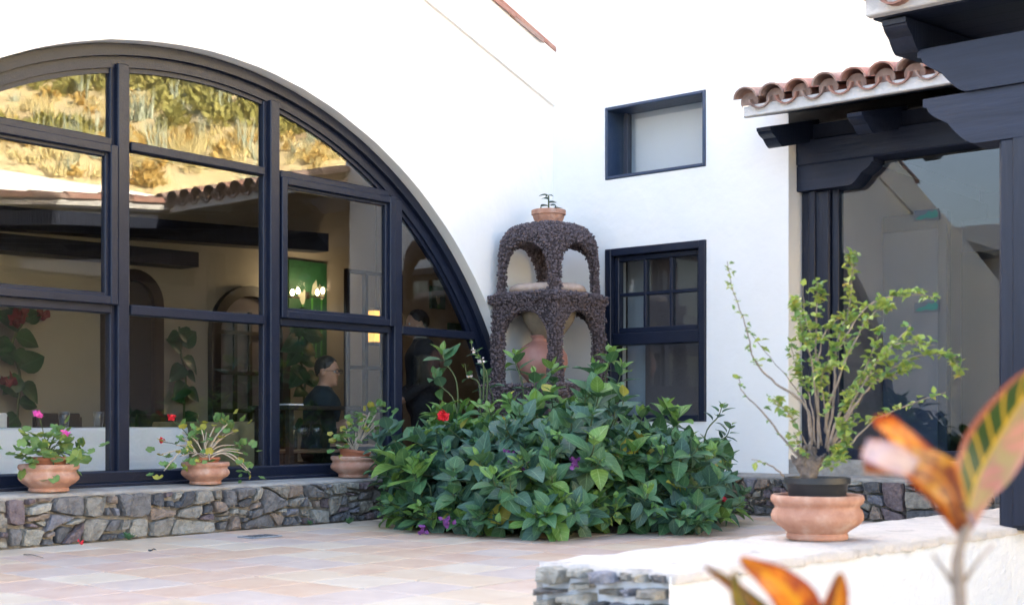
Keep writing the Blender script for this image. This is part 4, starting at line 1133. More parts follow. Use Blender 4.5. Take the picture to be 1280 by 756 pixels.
for k in range(400):
    th = rb.uniform(math.pi * 0.93, math.pi * 2.07) if rb.random() < .8 else rb.uniform(0, math.pi)
    el = math.asin(rb.uniform(0.02, 1.0)); s = rb.uniform(.62, 1.08)
    tip = dome_pt(th, el, s); root = BC + Vector((tip.x - BC.x, tip.y - BC.y, 0)) * rb.uniform(.2, .55)
    # keep clear of the walls and the tower
    pp = proj(tip)
    if pp[0] > 905 or (pp[0] > 790 and tip.z > .70 - (pp[0] - 790) * .002): continue
    if tip.x > -0.45 or tip.y > -0.5 or root.x > -.4 or root.y > -.4 : continue
    if tip.x > -1.0 and tip.y > -0.95: continue
    tone = .36 + .65 * (mnoise.noise(Vector((tip.x * 1.3, tip.y * 1.3, tip.z * 2))) + .15) + rb.uniform(-.25, .25)
    shoot(root, tip, rb.randrange(4, 7), rb.uniform(.085, .165), tone, .42, rb.uniform(.1, 1.1))
def px_shoot(px, py, t, rpx, rpy, nn, ls, tone, bare=.5):
    tip = at(px, py, t); root = at(rpx, rpy, t); shoot(root, tip, nn, ls, tone, bare, .8)
for a in ((556, 452, 8.9, 572, 540, 4, .13, .6), (548, 480, 8.9, 575, 560, 3, .12, .5), (645, 456, 9.3, 655, 540, 4, .10, .8), (690, 470, 9.2, 700, 560, 4, .13, .7), (762, 452, 9.2, 752, 560, 5, .11, .7), (742, 470, 9.1, 745, 560, 4, .12, .6), (775, 470, 9.2, 770, 560, 4, .11, .7),
          (610, 480, 9.2, 612, 560, 4, .10, .4), (668, 480, 9.0, 668, 570, 4, .12, .5), (830, 520, 8.8, 828, 600, 4, .15, .8), (845, 530, 8.7, 848, 600, 4, .15, .8), (800, 530, 8.8, 800, 600, 4, .14, .7), (898, 520, 8.9, 880, 610, 5, .07, .4), (908, 545, 8.9, 885, 615, 5, .08, .3), (890, 570, 8.8, 870, 630, 4, .11, .3),
          (490, 545, 8.7, 520, 640, 4, .14, .25), (475, 560, 8.8, 510, 640, 4, .13, .2), (500, 585, 8.3, 530, 650, 4, .16, .9), (520, 600, 8.2, 540, 660, 4, .15, .8), (535, 560, 8.6, 552, 650, 4, .14, .3), (578, 545, 8.7, 590, 640, 4, .13, .4), (700, 540, 8.6, 700, 630, 5, .15, .75), (725, 520, 8.8, 725, 610, 4, .14, .6),
          (905, 610, 8.9, 880, 655, 4, .12, .2), (925, 625, 9.0, 890, 655, 4, .10, .2), (790, 575, 8.2, 790, 650, 5, .14, .7), (770, 555, 8.4, 772, 640, 5, .14, .6), (640, 520, 8.8, 645, 600, 4, .13, .45), (615, 545, 8.6, 620, 630, 4, .13, .4)):
    px_shoot(*a)
for a in ((600, 452, 9.0, 606, 520, 3, .06, .6), (592, 440, 9.0, 604, 500, 2, .05, .6), (585, 470, 9.0, 600, 520, 2, .06, .6)): px_shoot(*a)
# low rim of leaves lying on the tiles
for k in range(70):
    th = rb.uniform(math.pi * .95, math.pi * 2.05); tip = dome_pt(th, .05, rb.uniform(.92, 1.06)); tip.z = FLOOR + rb.uniform(.05, .16)
    if tip.x > -.5 or tip.y > -.5 or proj(tip)[0] > 915: continue
    root = BC + Vector((tip.x - BC.x, tip.y - BC.y, 0)) * .7
    shoot(root, tip, 4, rb.uniform(.09, .14), rb.choice((.1, .3, .5, .95)), .35, .1)
leaves = [l for l in leaves if l[0].z > FLOOR + .015 and l[0].x < -.1 and l[0].y < -.1]
leaves.sort(key=lambda l: -l[3] / ((l[0] - CAMV).length - 6.2))
lmesh = {(m_, i): tmpl_mesh('leaf', T_ovate[i], m_) for m_ in ('lf_old', 'lf_mid', 'lf_new', 'lf_yel') for i in range(3)}
stuff = Leaves(); bi = Matrix.Translation(bush.location).inverted()
for k, (p, d, up, size, m_, i, wd) in enumerate(leaves):
    mt = orient(p, d, up, size, wd)
    if k < 299:
        o = bpy.data.objects.new('leaf', lmesh[(m_, i)]); C.objects.link(o); o.parent = bush; o.matrix_basis = bi @ mt
    else: stuff.add(T_ovate[i], bi @ mt, m_)
stuff.build('foliage', bush)
stems.v = [(x - bush.location.x, y - bush.location.y, z - bush.location.z) for x, y, z in stems.v]
stems.build('stems', 'stemg', bush, True)
def bush_flower(px, py, t, m_, n, size, spread):
    f = MB(); flower_head(f, (0, 0, 0), n, size, spread); o = f.build('flower', m_, bush, True); o.location = at(px, py, t) - bush.location
for px, py, t, m_, n, s_, sp_ in ((640, 572, 7.95, 'fl_purple', 30, .03, .05), (652, 582, 7.95, 'fl_purple', 20, .03, .04), (718, 580, 7.8, 'fl_purple', 22, .03, .04), (558, 654, 7.5, 'fl_purple', 18, .028, .04), (528, 664, 7.6, 'fl_purple', 12, .028, .03),
                                  (553, 522, 8.35, 'fl_red', 26, .045, .022), (905, 628, 8.75, 'fl_red', 10, .035, .016), (600, 452, 9.0, 'fl_white', 12, .02, .03), (592, 440, 9.0, 'fl_white', 8, .02, .02), (585, 470, 9.0, 'fl_white', 8, .02, .025), (785, 684, 7.5, 'fl_purple', 8, .025, .02)):
    bush_flower(px, py, t, m_, n, s_, sp_)
bed = MB(); bed.lathe([(.95, 0), (.85, .05), (.5, .09), (0, .1)], (0, 0, 0), 40, mod=lambda a, r, z: r * (1 + .08 * math.sin(3 * a + 1)))
bo = bed.build('soil_bed', 'soil', None, True, (-1.75, -1.5, FLOOR - .005)); tag(bo, kind='structure')

# ---- shrub in the black pot
shrub = empty('twiggy_shrub', (PB.x, PB.y, PB.z + .25)); tag(shrub, 'sparse twiggy shrub with pale green leaves in the black plastic pot', 'shrub')
si = Matrix.Translation(shrub.location).inverted()
def cp(x, y): return (900 + x / 2.606, 310 + y / 2.606)
TB = 5.44
branches = [
    ([(285, 690), (230, 650), (150, 545), (75, 470), (60, 415)], .05, 12, .0), ([(300, 640), (280, 515), (180, 440), (110, 360), (90, 270), (40, 130), (25, 45)], -.1, 26, .45),
    ([(295, 620), (275, 500), (200, 400), (100, 280)], .15, 8, .3), ([(320, 650), (320, 490), (312, 380), (315, 200), (318, 110)], .0, 40, .3), ([(345, 650), (370, 500), (375, 400), (385, 300), (420, 200), (430, 60), (437, 25)], -.12, 44, .4),
    ([(312, 400), (345, 270), (410, 220)], .12, 16, .3), ([(350, 660), (380, 560), (440, 460), (520, 370), (620, 250)], .18, 30, .35), ([(360, 660), (400, 580), (480, 460), (580, 380), (680, 345), (760, 360), (780, 425)], -.05, 30, .4),
    ([(365, 680), (420, 640), (500, 565), (600, 515), (735, 470)], .1, 18, .45), ([(345, 600), (360, 500), (450, 280), (520, 200), (560, 200)], -.2, 26, .4), ([(385, 330), (480, 190), (600, 155), (720, 160)], .1, 34, .1),
    ([(360, 640), (400, 560), (470, 440), (560, 320), (700, 315)], -.15, 36, .4), ([(300, 680), (230, 550), (170, 490)], -.1, 14, .4), ([(210, 742), (150, 700), (105, 690)], -.12, 3, .3),
    ([(310, 640), (290, 480), (250, 400), (230, 300)], .2, 22, .4), ([(330, 640), (300, 380), (270, 280), (240, 165)], -.2, 26, .5), ([(350, 650), (345, 560), (330, 430), (350, 380)], -.15, 20, .4), ([(340, 700), (380, 660), (390, 690), (350, 720)], -.2, 30, .2), ([(360, 690), (400, 640), (410, 600), (390, 560)], -.18, 26, .2),
    ([(375, 640), (430, 590), (430, 520), (400, 460)], .1, 18, .4), ([(300, 700), (260, 640), (240, 600)], -.15, 12, .3), ([(440, 470), (500, 330), (520, 260)], .05, 18, .2), ([(315, 300), (280, 240), (270, 120)], .05, 12, .3), ([(470, 440), (560, 420), (640, 385)], -.1, 14, .3)]
SL_ = Leaves(); rb = random.Random(31)
for pts, doff, nl, bare in branches:
    n = len(pts); P = []
    for i, (x, y) in enumerate(pts):
        p = cp(x, y); P.append(at(p[0], p[1], TB + doff * (i / (n - 1)) * 1.6 + rb.uniform(-.01, .01)))
    path = smooth_path(P, 6); r0 = .0065 if len(pts) > 4 else .0042
    path = [q + Vector((rb.uniform(-1, 1), rb.uniform(-1, 1), rb.uniform(-1, 1))) * .003 for q in path]
    b = MB().tube([si @ q for q in path], [max(.0016, r0 * (1 - .85 * i / len(path))) for i in range(len(path))], 6).build('branch', 'bark', shrub, True)
    m_ = len(path)
    for k in range(int(nl * 1.05)):
        t = bare + (1 - bare) * (k + rb.random()) / (nl * 1.05); i = min(m_ - 2, int(t * (m_ - 1))); p = path[i]
        nl2 = rb.randrange(2, 5) if nl > 12 else rb.randrange(1, 3)
        c = p + Vector((rb.uniform(-1, 1), rb.uniform(-1, 1), rb.uniform(-.6, 1))) * .016
        for q in range(nl2):
            d = Vector((rb.uniform(-1, 1), rb.uniform(-1, 1), rb.uniform(-.5, .9)))
            SL_.add(T_small[rb.randrange(2)], si @ orient(c, d, (rb.uniform(-.6, .6), rb.uniform(-.6, .6), 1), rb.uniform(.022, .040) * (.6 if doff == -.1 and len(pts) == 7 else 1)), 'lf_yel' if rb.random() < .025 else ('lf_shrub' if rb.random() < .7 else 'lf_ger'))
SL_.build('foliage', shrub)
# gnarled trunk
def trunk_sdf(p):
    d = sd_caps(p, (0, 0, -.05), (-.015, 0, .05), .030, .030)
    rt = random.Random(2)
    for a in ((-.05, .0, .13, .022), (.03, .01, .14, .022), (0, -.03, .17, .02), (-.09, .02, .10, .016), (.07, -.02, .11, .016), (-.02, .04, .15, .018), (-.07, -.03, .15, .015), (.045, -.04, .10, .015)):
        d = smin(d, sd_caps(p, (a[0] * .2, a[1] * .2, .0), a[:3], a[3] * 1.3, a[3] * .6), .02)
    return d + .006 * np.sin(p[..., 0] * 130 + p[..., 2] * 60) * np.sin(p[..., 1] * 110 + p[..., 2] * 90)
tr = net_obj('trunk', trunk_sdf, (-.16, -.12, -.10), (.14, .12, .24), .009, 'bark2', shrub)
tr.scale = (.8, .8, .8)
tr.rotation_euler[2] = HEAD - R(90); tr.location = (at(1012, 575, TB) - shrub.location) * 1.0; tr.location.z = .015

# ---- geraniums
def geranium(name, label, pos, stem_tips, leaf_n, flowers, lsz=.05, leafm=('lf_ger',), stem_m='stemg', seed=1, ctrl=0.35):
    rg = random.Random(seed); pos = Vector(pos); top = empty(name, pos); tag(top, label, 'plant'); ti = Matrix.Translation(pos).inverted()
    L = Leaves()
    for (px, py, off) in stem_tips:
        d = ray(px, py); tip = CAMV + d * ((pos.y + off - CAMY) / d.y)
        mid = pos.lerp(tip, .5) + Vector((0, 0, ctrl * (tip - pos).length * (.5 if tip.z > pos.z else 1)))
        path = smooth_path([pos + Vector((rg.uniform(-.03, .03), rg.uniform(-.03, .03), 0)), mid + Vector((rg.uniform(-.02, .02), 0, 0)), tip], 6)
        MB().tube([ti @ q for q in path], [.0055 * (1 - .4 * i / len(path)) for i in range(len(path))], 6).build('stem', stem_m, top, True)
        for k in range(leaf_n):
            c = tip + Vector((rg.gauss(0, 1), rg.gauss(0, 1), rg.gauss(0, .8))) * lsz * .62
            dd = c - tip + Vector((0, 0, rg.uniform(-.02, .03)))
            m_ = rg.choice(leafm)
            L.add(T_disc[rg.randrange(2)], ti @ orient(c, dd if dd.length > .002 else (1, 0, 0), (rg.uniform(-.5, .5) - .25 * cF, rg.uniform(-.5, .5) - .35, 1), lsz * rg.uniform(.6, 1.15)), m_)
    L.build('foliage', top)
    for px, py, off, m_, n in flowers:
        d = ray(px, py); c = CAMV + d * ((pos.y + off - CAMY) / d.y)
        MB().tube([ti @ q for q in smooth_path([pos, pos.lerp(c, .6) + Vector((0, 0, .02)), c], 5)], .0025, 5).build('flower_stalk', 'stemg', top, True)
        f = MB(); flower_head(f, (0, 0, 0), n, .022, .018); o = f.build('flower', m_, top, True); o.location = ti @ c
    return top
geranium('geranium', 'bushy geranium with magenta flower heads on the ledge', P1 + Vector((0, 0, .19)), [(26, 572, -.05), (42, 556, 0), (45, 545, .03), (58, 560, -.06), (62, 545, .02), (75, 555, -.03), (80, 565, -.06), (90, 570, -.02), (100, 565, .02), (68, 585, -.13), (87, 580, -.11), (55, 572, -.08), (72, 540, .04), (35, 565, .03)], 8,
         [(48, 519, 0, 'fl_pink', 34), (83, 543, -.04, 'fl_pink', 20)], .066, ('lf_ger', 'lf_ger', 'lf_ger', 'lf_shrub'), seed=4)
geranium('geranium', 'leggy geranium with bare pale stems and yellowing leaves on the ledge', P2 + Vector((0, .01, .165)), [(222, 545, .0), (228, 540, .03), (220, 556, -.04), (203, 567, -.05), (205, 588, -.12), (240, 570, -.1), (252, 537, .02), (258, 540, .05), (247, 550, .03), (280, 532, 0), (283, 540, .02), (284, 530, -.03), (295, 538, .03), (268, 533, .03), (293, 556, .03), (300, 562, -.02), (306, 567, -.03), (309, 588, -.08), (313, 590, -.06), (262, 575, -.12), (225, 570, -.05)], 5,
         [(214, 523, .02, 'fl_red', 26), (202, 552, .02, 'fl_red', 9)], .056, ('lf_ger', 'lf_ger', 'lf_ger', 'lf_yel'), 'stemw', seed=8, ctrl=.22)
geranium('geranium', 'upright geranium with one yellow leaf beside the bush', P3 + Vector((0, 0, .175)), [(420, 556, 0), (428, 545, .02), (432, 536, 0), (440, 550, -.04), (445, 540, .02), (455, 522, 0), (462, 515, .03), (470, 518, -.02), (468, 528, .02), (450, 530, .03), (478, 522, .0)], 8,
         [], .058, ('lf_ger', 'lf_ger', 'lf_ger', 'lf_ger', 'lf_yel'), 'stemw', seed=6, ctrl=.12)

# ---- weeds by the ledge, litter, drain cover
def on_floor(px, py, z=FLOOR): d = ray(px, py); return CAMV + d * ((z - CAMZ) / d.z)
for px, py, s, lb in ((132, 672, .06, 'small green weed at the foot of the ledge below the magenta geranium'), (383, 656, .045, 'tiny weed climbing a stone of the ledge near the drain cover'), (436, 655, .06, 'small weed rooted where the ledge meets the bush')):
    p = on_floor(px, py); p.y = min(p.y, -.37); rosette('weed', lb, (p.x, min(p.y, -.38), FLOOR + .004), 9, s, 'lf_mid')
p = on_floor(325, 671); dc = MB(); dc.box((-.11, -.08, 0), (.11, .08, .008), .003)
dco = dc.build('drain_cover', 'plaque', None, False, (p.x, p.y, FLOOR + .001)); tag(dco, 'flat blue grey drain cover set in the tiles by the ledge', 'drain cover')
for k in range(5): MB().box((-.085 + k * .04, -.06, .0078), (-.07 + k * .04, .06, .0095)).build('slot', 'black_plastic', dco)
p = on_floor(188, 688); L = Leaves()
for k in range(3): L.add(T_petal, orient((p.x + rnd(-.01, .01), p.y + rnd(-.01, .01), FLOOR + .006), rvec(1) * Vector((1, 1, .3)), (0, 0, 1), .03), 'black_plastic')
tag(L.build('dry_leaf', kind=None), 'curled black dry leaf lying on the tiles', 'leaf')
p = on_floor(102, 683); f = MB(); flower_head(f, (0, 0, 0), 5, .02, .02); fo = f.build('fallen_petals', 'fl_red', None, False, (p.x, p.y, FLOOR + .02)); tag(fo, 'few fallen red petals on the tiles by the ledge', 'petals')
tw_ = MB(); p = on_floor(30, 694); q = on_floor(54, 698); tw_.tube([(p.x, p.y, FLOOR + .006), ((p.x + q.x) / 2, (p.y + q.y) / 2 + .01, FLOOR + .012), (q.x, q.y, FLOOR + .006)], [.004, .0035, .002], 5)
tag(tw_.build('fallen_twig', 'bark'), 'thin fallen twig lying on the tiles', 'twig')

# ---- croton close to the camera
M['cro_a'] = leaf_mat('croton_green', (0.030, 0.055, 0.008), (0.48, 0.28, 0.015), (0.30, 0.09, 0.05), tl=.25, rough=.35, vw=.05, side=1.0, nv=8)
M['cro_p'] = leaf_mat('croton_pink', (0.42, 0.17, 0.13), (0.16, 0.20, 0.06), (0.45, 0.2, 0.16), tl=.25, rough=.35, vw=.03, side=.6, nv=8, blotch=(0.30, 0.22, 0.09))
M['cro_o'] = leaf_mat('croton_orange', (0.48, 0.13, 0.010), (0.52, 0.24, 0.012), (0.22, 0.03, 0.012), tl=.3, rough=.35, vw=.08, side=.8, nv=7, blotch=(0.26, 0.045, 0.012))
M['cro_r'] = leaf_mat('croton_red', (0.14, 0.022, 0.012), (0.40, 0.13, 0.012), (0.40, 0.13, 0.02), tl=.25, rough=.35, vw=.05, side=.5, nv=7, blotch=(0.36, 0.16, 0.015))
M['cro_w'] = leaf_mat('croton_pale', (0.46, 0.33, 0.34), (0.5, 0.4, 0.4), (0.42, 0.22, 0.2), tl=.2, rough=.4, vw=.04, side=.2, nv=7)
cpot = MB().lathe([(0, 0), (.13, 0), (.185, .27), (.2, .27), (.2, .31), (.18, .31), (.175, .28), (0, .27)], n=40).build('terracotta_pot', 'terracotta', None, True, (-7.13, -6.15, -.659))
smooth_angle(cpot, 40); tag(cpot, 'tall terracotta pot holding the croton', 'pot')
croton = empty('croton', (-7.13, -6.15, -.659 + .27)); tag(croton, 'croton with green, yellow, pink and orange leaves in front of the low white wall', 'plant'); ci = Matrix.Translation(croton.location).inverted()
def ribbon_leaf(spine, widths, ml, mr=None, side=(0, 0, 0), fold=.25, name='leaf'):
    """leaf blade swept along a 3-D spine; left and right halves may differ in colour"""
    path = smooth_path(spine, 5); n = len(path); v, f, uv, mi = [], [], [], []
    for i, p in enumerate(path):
        t = i / (n - 1); tg = (path[min(i + 1, n - 1)] - path[max(i - 1, 0)]).normalized()
        s = Vector(side[0]).lerp(Vector(side[1]), t); s = (s - tg * s.dot(tg)).normalized(); nn = s.cross(tg)
        k = t * (len(widths) - 1); j = min(len(widths) - 2, int(k)); w_ = widths[j] + (widths[j + 1] - widths[j]) * (k - j)
        for q in (-1, -.5, 0, .5, 1):
            c = p + s * w_ * q + nn * (abs(q) * w_ * fold + .006 * math.sin(t * 14 + q * 2) * abs(q)); v.append((ci @ c)[:]); uv.append((.5 + q * .5, t))
    for i in range(n - 1):
        for q in range(4): a = i * 5 + q; f.append((a, a + 1, a + 6, a + 5)); mi.append(0 if q < 2 or not mr else 1)
    me = bpy.data.meshes.new(name); me.from_pydata(v, [], f); me.update(); me.polygons.foreach_set('use_smooth', [True] * len(f))
    l = me.uv_layers.new(name='UVMap'); li = np.zeros(len(me.loops), int); me.loops.foreach_get('vertex_index', li); l.data.foreach_set('uv', np.array(uv)[li].ravel())
    me.materials.append(M[ml]);
    if mr: me.materials.append(M[mr]); me.polygons.foreach_set('material_index', mi)
    o = bpy.data.objects.new(name, me); C.objects.link(o); o.parent = croton; return o
CT = 2.0
A = lambda px, py, t=CT: at(px, py, t)
LR = lat; UPV = Vector((0, 0, 1))
MB().tube([ci @ q for q in smooth_path([Vector((-7.10, -6.2, -.40)), A(1190, 1200, CT + .02), A(1203, 860), A(1200, 756), A(1197, 700), A(1207, 655)], 5)], [.012] * 10 + [.010] * 11 + [.008] * 5, 8).build('stem', 'bark', croton, True)
MB().tube([ci @ q for q in (A(1200, 745), A(1182, 715), A(1166, 692))], [.004, .003, .002], 6).build('twig', 'bark', croton, True)
MB().tube([ci @ q for q in (A(1203, 730), A(1222, 700), A(1242, 680, CT + .02))], [.004, .003, .002], 6).build('twig', 'bark', croton, True)
MB().tube([ci @ q for q in smooth_path([Vector((-7.16, -6.12, -.40)), A(1030, 1000, 1.97), A(1010, 900, 1.95), A(1000, 800, 1.95)], 4)], .009, 8).build('stem', 'bark', croton, True)
ribbon_leaf([A(1205, 668), A(1218, 610), A(1242, 560), A(1272, 510, CT - .02), A(1312, 455, CT - .05)], [.004, .026, .042, .047, .046, .034, .006], 'cro_a', 'cro_p', ((LR * .9 - UPV * .4), (LR * .8 - UPV * .6)), .05)
ribbon_leaf([A(1203, 668), A(1178, 620), A(1140, 570, CT - .03), A(1112, 535, CT - .05), A(1092, 522, CT - .07)], [.004, .020, .03, .026, .016, .003], 'cro_o', 'cro_o', ((LR * .8 + UPV * .6), (LR * .6 + UPV * .7 + dep * .4)), .2)
ribbon_leaf([A(1205, 668), A(1190, 615, CT - .03), A(1165, 588, CT - .06), A(1125, 576, CT - .09), A(1078, 574, CT - .10)], [.004, .022, .03, .028, .024, .018], 'cro_r', 'cro_r', ((LR * .7 + UPV * .5), (UPV * 1.0 + dep * .5)), .1)
ribbon_leaf([A(1145, 583, CT - .1), A(1110, 570, CT - .12), A(1080, 560, CT - .12)], [.012, .022, .02, .015], 'cro_w', 'cro_w', (UPV, UPV), .05)
ribbon_leaf([A(1204, 668), A(1200, 620, CT + .03), A(1198, 590, CT + .04), A(1206, 566, CT + .05)], [.003, .012, .015, .003], 'cro_p', 'cro_p', (LR, LR), .3)
ribbon_leaf([A(1206, 672), A(1210, 650), A(1202, 628, CT - .02)], [.004, .01, .002], 'cro_w', None, (LR, LR), .3)
ribbon_leaf([A(1010, 830, 1.92), A(1005, 770, 1.9), A(975, 730, 1.88), A(925, 696, 1.86)], [.006, .026, .032, .022, .003], 'cro_o', 'cro_o', (LR + UPV * .5, LR * .6 + UPV * .8), .15)
ribbon_leaf([A(1020, 830, 1.93), A(1038, 775, 1.92), A(1052, 715, 1.9)], [.006, .024, .022, .002], 'cro_r', 'cro_o', (LR, LR), .2)
ribbon_leaf([A(1000, 830, 1.95), A(960, 770, 1.95), A(920, 735, 1.95), A(880, 706, 1.95)], [.004, .012, .010, .002], 'cro_r', 'cro_a', (LR * .6 + UPV * .8, LR * .5 + UPV * .8), .4)
ribbon_leaf([A(1000, 830, 1.93), A(950, 790, 1.92), A(922, 745, 1.91), A(918, 715, 1.91)], [.004, .014, .012, .002], 'cro_a', 'cro_a', (LR, LR), .3)
# ================================================================== DINING ROOM THINGS
IF = -0.045
def inner_arch(cx, hw, top_z, name, grid):
    """dark arched door on the back wall, a part of the house"""
    y = 4.2; spring = top_z - hw
    def outline(r): return [(cx - r, IF), *[(cx - r * math.cos(math.pi * i / 16), spring + r * math.sin(math.pi * i / 16)) for i in range(17)], (cx + r, IF)]
    o_, i_ = outline(hw), outline(hw - .11); n = len(o_); f = MB()
    vv = [(x, y - .08, z) for x, z in o_] + [(x, y - .08, z) for x, z in i_] + [(x, y - .002, z) for x, z in o_] + [(x, y - .002, z) for x, z in i_]
    ff = []
    for k in range(n - 1): ff += [(k, k + 1, n + k + 1, n + k), (k, 2 * n + k, 2 * n + k + 1, k + 1), (n + k, n + k + 1, 3 * n + k + 1, 3 * n + k)]
    f.add(vv, ff); fr_ = recalc(wb(f, name, 'dwood', house))
    q = MB(); q.prism(i_, (0, y - .02, 0), (1, 0, 0), (0, 0, 1), (0, .012, 0)); recalc(under(q.build('door_leaf', 'pink_in' if grid else 'dark_in'), fr_))
    if grid:
        for k in (-1, 0, 1): wbox('muntin', (cx + k * .2 - .02, y - .05, IF), (cx + k * .2 + .02, y - .021, spring + .25 - abs(k) * .05), 'dwood', fr_)
        for z in (.45, .85, 1.25, spring + .02): wbox('muntin', (cx - hw + .1, y - .055, z - .02), (cx + hw - .1, y - .0205, z + .02), 'dwood', fr_)
    return fr_
inner_arch(0.07, 0.53, 2.19, 'arched_inner_door', True)
inner_arch(-1.40, 0.34, 2.24, 'arched_inner_doorway', False)

def table(name, label, x0, x1, y0, y1, z, m='dwood'):
    t = empty(name, ((x0 + x1) / 2, (y0 + y1) / 2, IF)); tag(t, label, 'table')
    wbox('tabletop', (x0, y0, z - .035), (x1, y1, z), m, t, .006)
    for x in (x0 + .05, x1 - .05):
        for y in (y0 + .05, y1 - .05): wbox('leg', (x - .03, y - .03, IF), (x + .03, y + .03, z - .035), m, t)
    return t
def cloth(label, x0, x1, y0, y1, z, drop, m, seed):
    rg = random.Random(seed); n = 72; vv = []; per = []
    w_, d_ = x1 - x0, y1 - y0; cx, cy = (x0 + x1) / 2, (y0 + y1) / 2
    L_ = 2 * (w_ + d_)
    for i in range(n):
        s = L_ * i / n
        if s < w_: p = (x0 + s, y0)
        elif s < w_ + d_: p = (x1, y0 + s - w_)
        elif s < 2 * w_ + d_: p = (x1 - (s - w_ - d_), y1)
        else: p = (x0, y1 - (s - 2 * w_ - d_))
        per.append(p)
    rows = [(0.0, 0.004), (.008, 0.0), (.012, -.02), (.03, -drop * .5), (.045, -drop)]
    vv.append((cx, cy, z + .006))
    for k, (o_, dz) in enumerate(rows):
        for i, (x, y) in enumerate(per):
            dx = (1 if x >= x1 - 1e-6 else -1 if x <= x0 + 1e-6 else 0); dy = (1 if y >= y1 - 1e-6 else -1 if y <= y0 + 1e-6 else 0)
            wv = .028 * math.sin(i * 1.35 + seed) * (k / 4) if k > 1 else 0
            vv.append((x + dx * (o_ + .004 + wv), y + dy * (o_ + .004 + wv), z + dz + .002))
    ff = [(0, 1 + i, 1 + (i + 1) % n) for i in range(n)] + [(1 + k * n + i, 1 + (k + 1) * n + i, 1 + (k + 1) * n + (i + 1) % n, 1 + k * n + (i + 1) % n) for k in range(4) for i in range(n)]
    c = MB(); c.add(vv, ff); o = recalc(c.build('tablecloth', m, None, True)); tag(o, label, 'tablecloth'); return o
table('dining_table', 'long dining table under the white cloth behind the arched window', -5.7, -3.06, 1.05, 1.8, .69)
cloth('white cloth draped over the long table behind the arched window', -5.7, -3.06, 1.05, 1.8, .692, .56, 'cloth', 3)
table('dining_table', 'small dining table under the yellow cloth further inside', -2.15, -1.42, 2.0, 2.75, .73)
cloth('yellow cloth draped over the small table further inside', -2.15, -1.42, 2.0, 2.75, .732, .5, 'cloth2', 5)

def chair(x, y, rz, m, label, group=None, hgt=.82):
    t = empty('dining_chair', (x, y, IF), rz); tag(t, label, 'chair', group)
    MB().box((-.21, -.21, .42), (.21, .21, .46), .01).build('seat', m, t)
    for a in (-.18, .18):
        for b in (-.18, .18): MB().box((a - .018, b - .018, 0), (a + .018, b + .018, .42)).build('leg', 'dwood', t)
    MB().box((-.21, .17, .46), (-.175, .21, hgt)).box((.175, .17, .46), (.21, .21, hgt)).build('back_frame', 'dwood', t)
    MB().box((-.2, .165, hgt - .3), (.2, .215, hgt + .03), .012).build('backrest', m, t)
    return t
chair(-4.02, 2.05, 0, 'cloth', 'dining chair with a white covered back at the long table')
chair(-3.35, 2.1, R(4), 'dwood', 'dark wooden dining chair at the right of the long white table')
chair(-4.75, 2.1, R(-3), 'dwood', 'dark wooden dining chair at the left of the long white table')
chair(-1.75, 3.1, 0, 'dwood', 'dark wooden dining chair behind the small yellow table')
def vessel(name, prof, pos, label, cat, group=None):
    o = MB().lathe(prof, n=20).build(name, 'vessel', None, True, pos); tag(o, label, cat, group); return o
tumb = [(0, 0), (.028, 0), (.036, .05), (.04, .11), (.038, .112), (.034, .05), (.026, .008), (0, .008)]
wineg = [(0, 0), (.033, 0), (.032, .003), (.005, .008), (.004, .08), (.012, .09), (.034, .115), (.04, .145), (.033, .19), (.031, .19), (.037, .145), (.03, .117), (0, .1)]
for px, n in ((80, 'tall water glass on the white cloth beside the white chair back'), (123, 'tall water glass at the end of the white cloth near the mullion')):
    p = onY(px, 533, 1.25); vessel('water_glass', tumb, (p.x, 1.25, .70), n, 'glass')
cart = empty('serving_cart', (-2.12, .78, IF)); tag(cart, 'dark wooden serving table with glasses on its lower shelf', 'serving table')
wbox('cart_top', (-2.5, .56, .83), (-1.75, 1.0, .862), 'dwood', cart, .006); wbox('shelf', (-2.47, .58, .50), (-1.78, .98, .522), 'mwood', cart, .004)
for x in (-2.46, -1.79):
    for y in (.60, .96): wbox('leg', (x - .022, y - .022, IF), (x + .022, y + .022, .83), 'dwood', cart)
for k, px in enumerate((377, 387, 396)):
    p = onY(px, 555, .72); vessel('wine_glass', wineg, (p.x, .72 + .05 * (k % 2), .523), ('stemmed wine glass right beside the bottle on the serving table shelf', 'middle one of three stemmed wine glasses on the serving table shelf', 'stemmed wine glass furthest from the bottle on the serving table shelf')[k], 'glass', 'wine glasses on the serving table shelf')
p = onY(368, 555, .72); bt = vessel('bottle', [(0, 0), (.036, 0), (.038, .02), (.038, .15), (.03, .19), (.014, .21), (.013, .25), (0, .25)], (p.x, .74, .523), 'clear bottle with a pale cap on the shelf of the dark serving table', 'bottle')
MB().lathe([(.015, .23), (.016, .262), (0, .264)], n=14).build('cap', 'lily', bt)
wbx = MB().box((-2.45, .62, .8625), (-2.30, .80, .875), .003).build('folded_napkin', 'cloth'); tag(wbx, 'folded white napkin lying on the dark serving table', 'napkin')

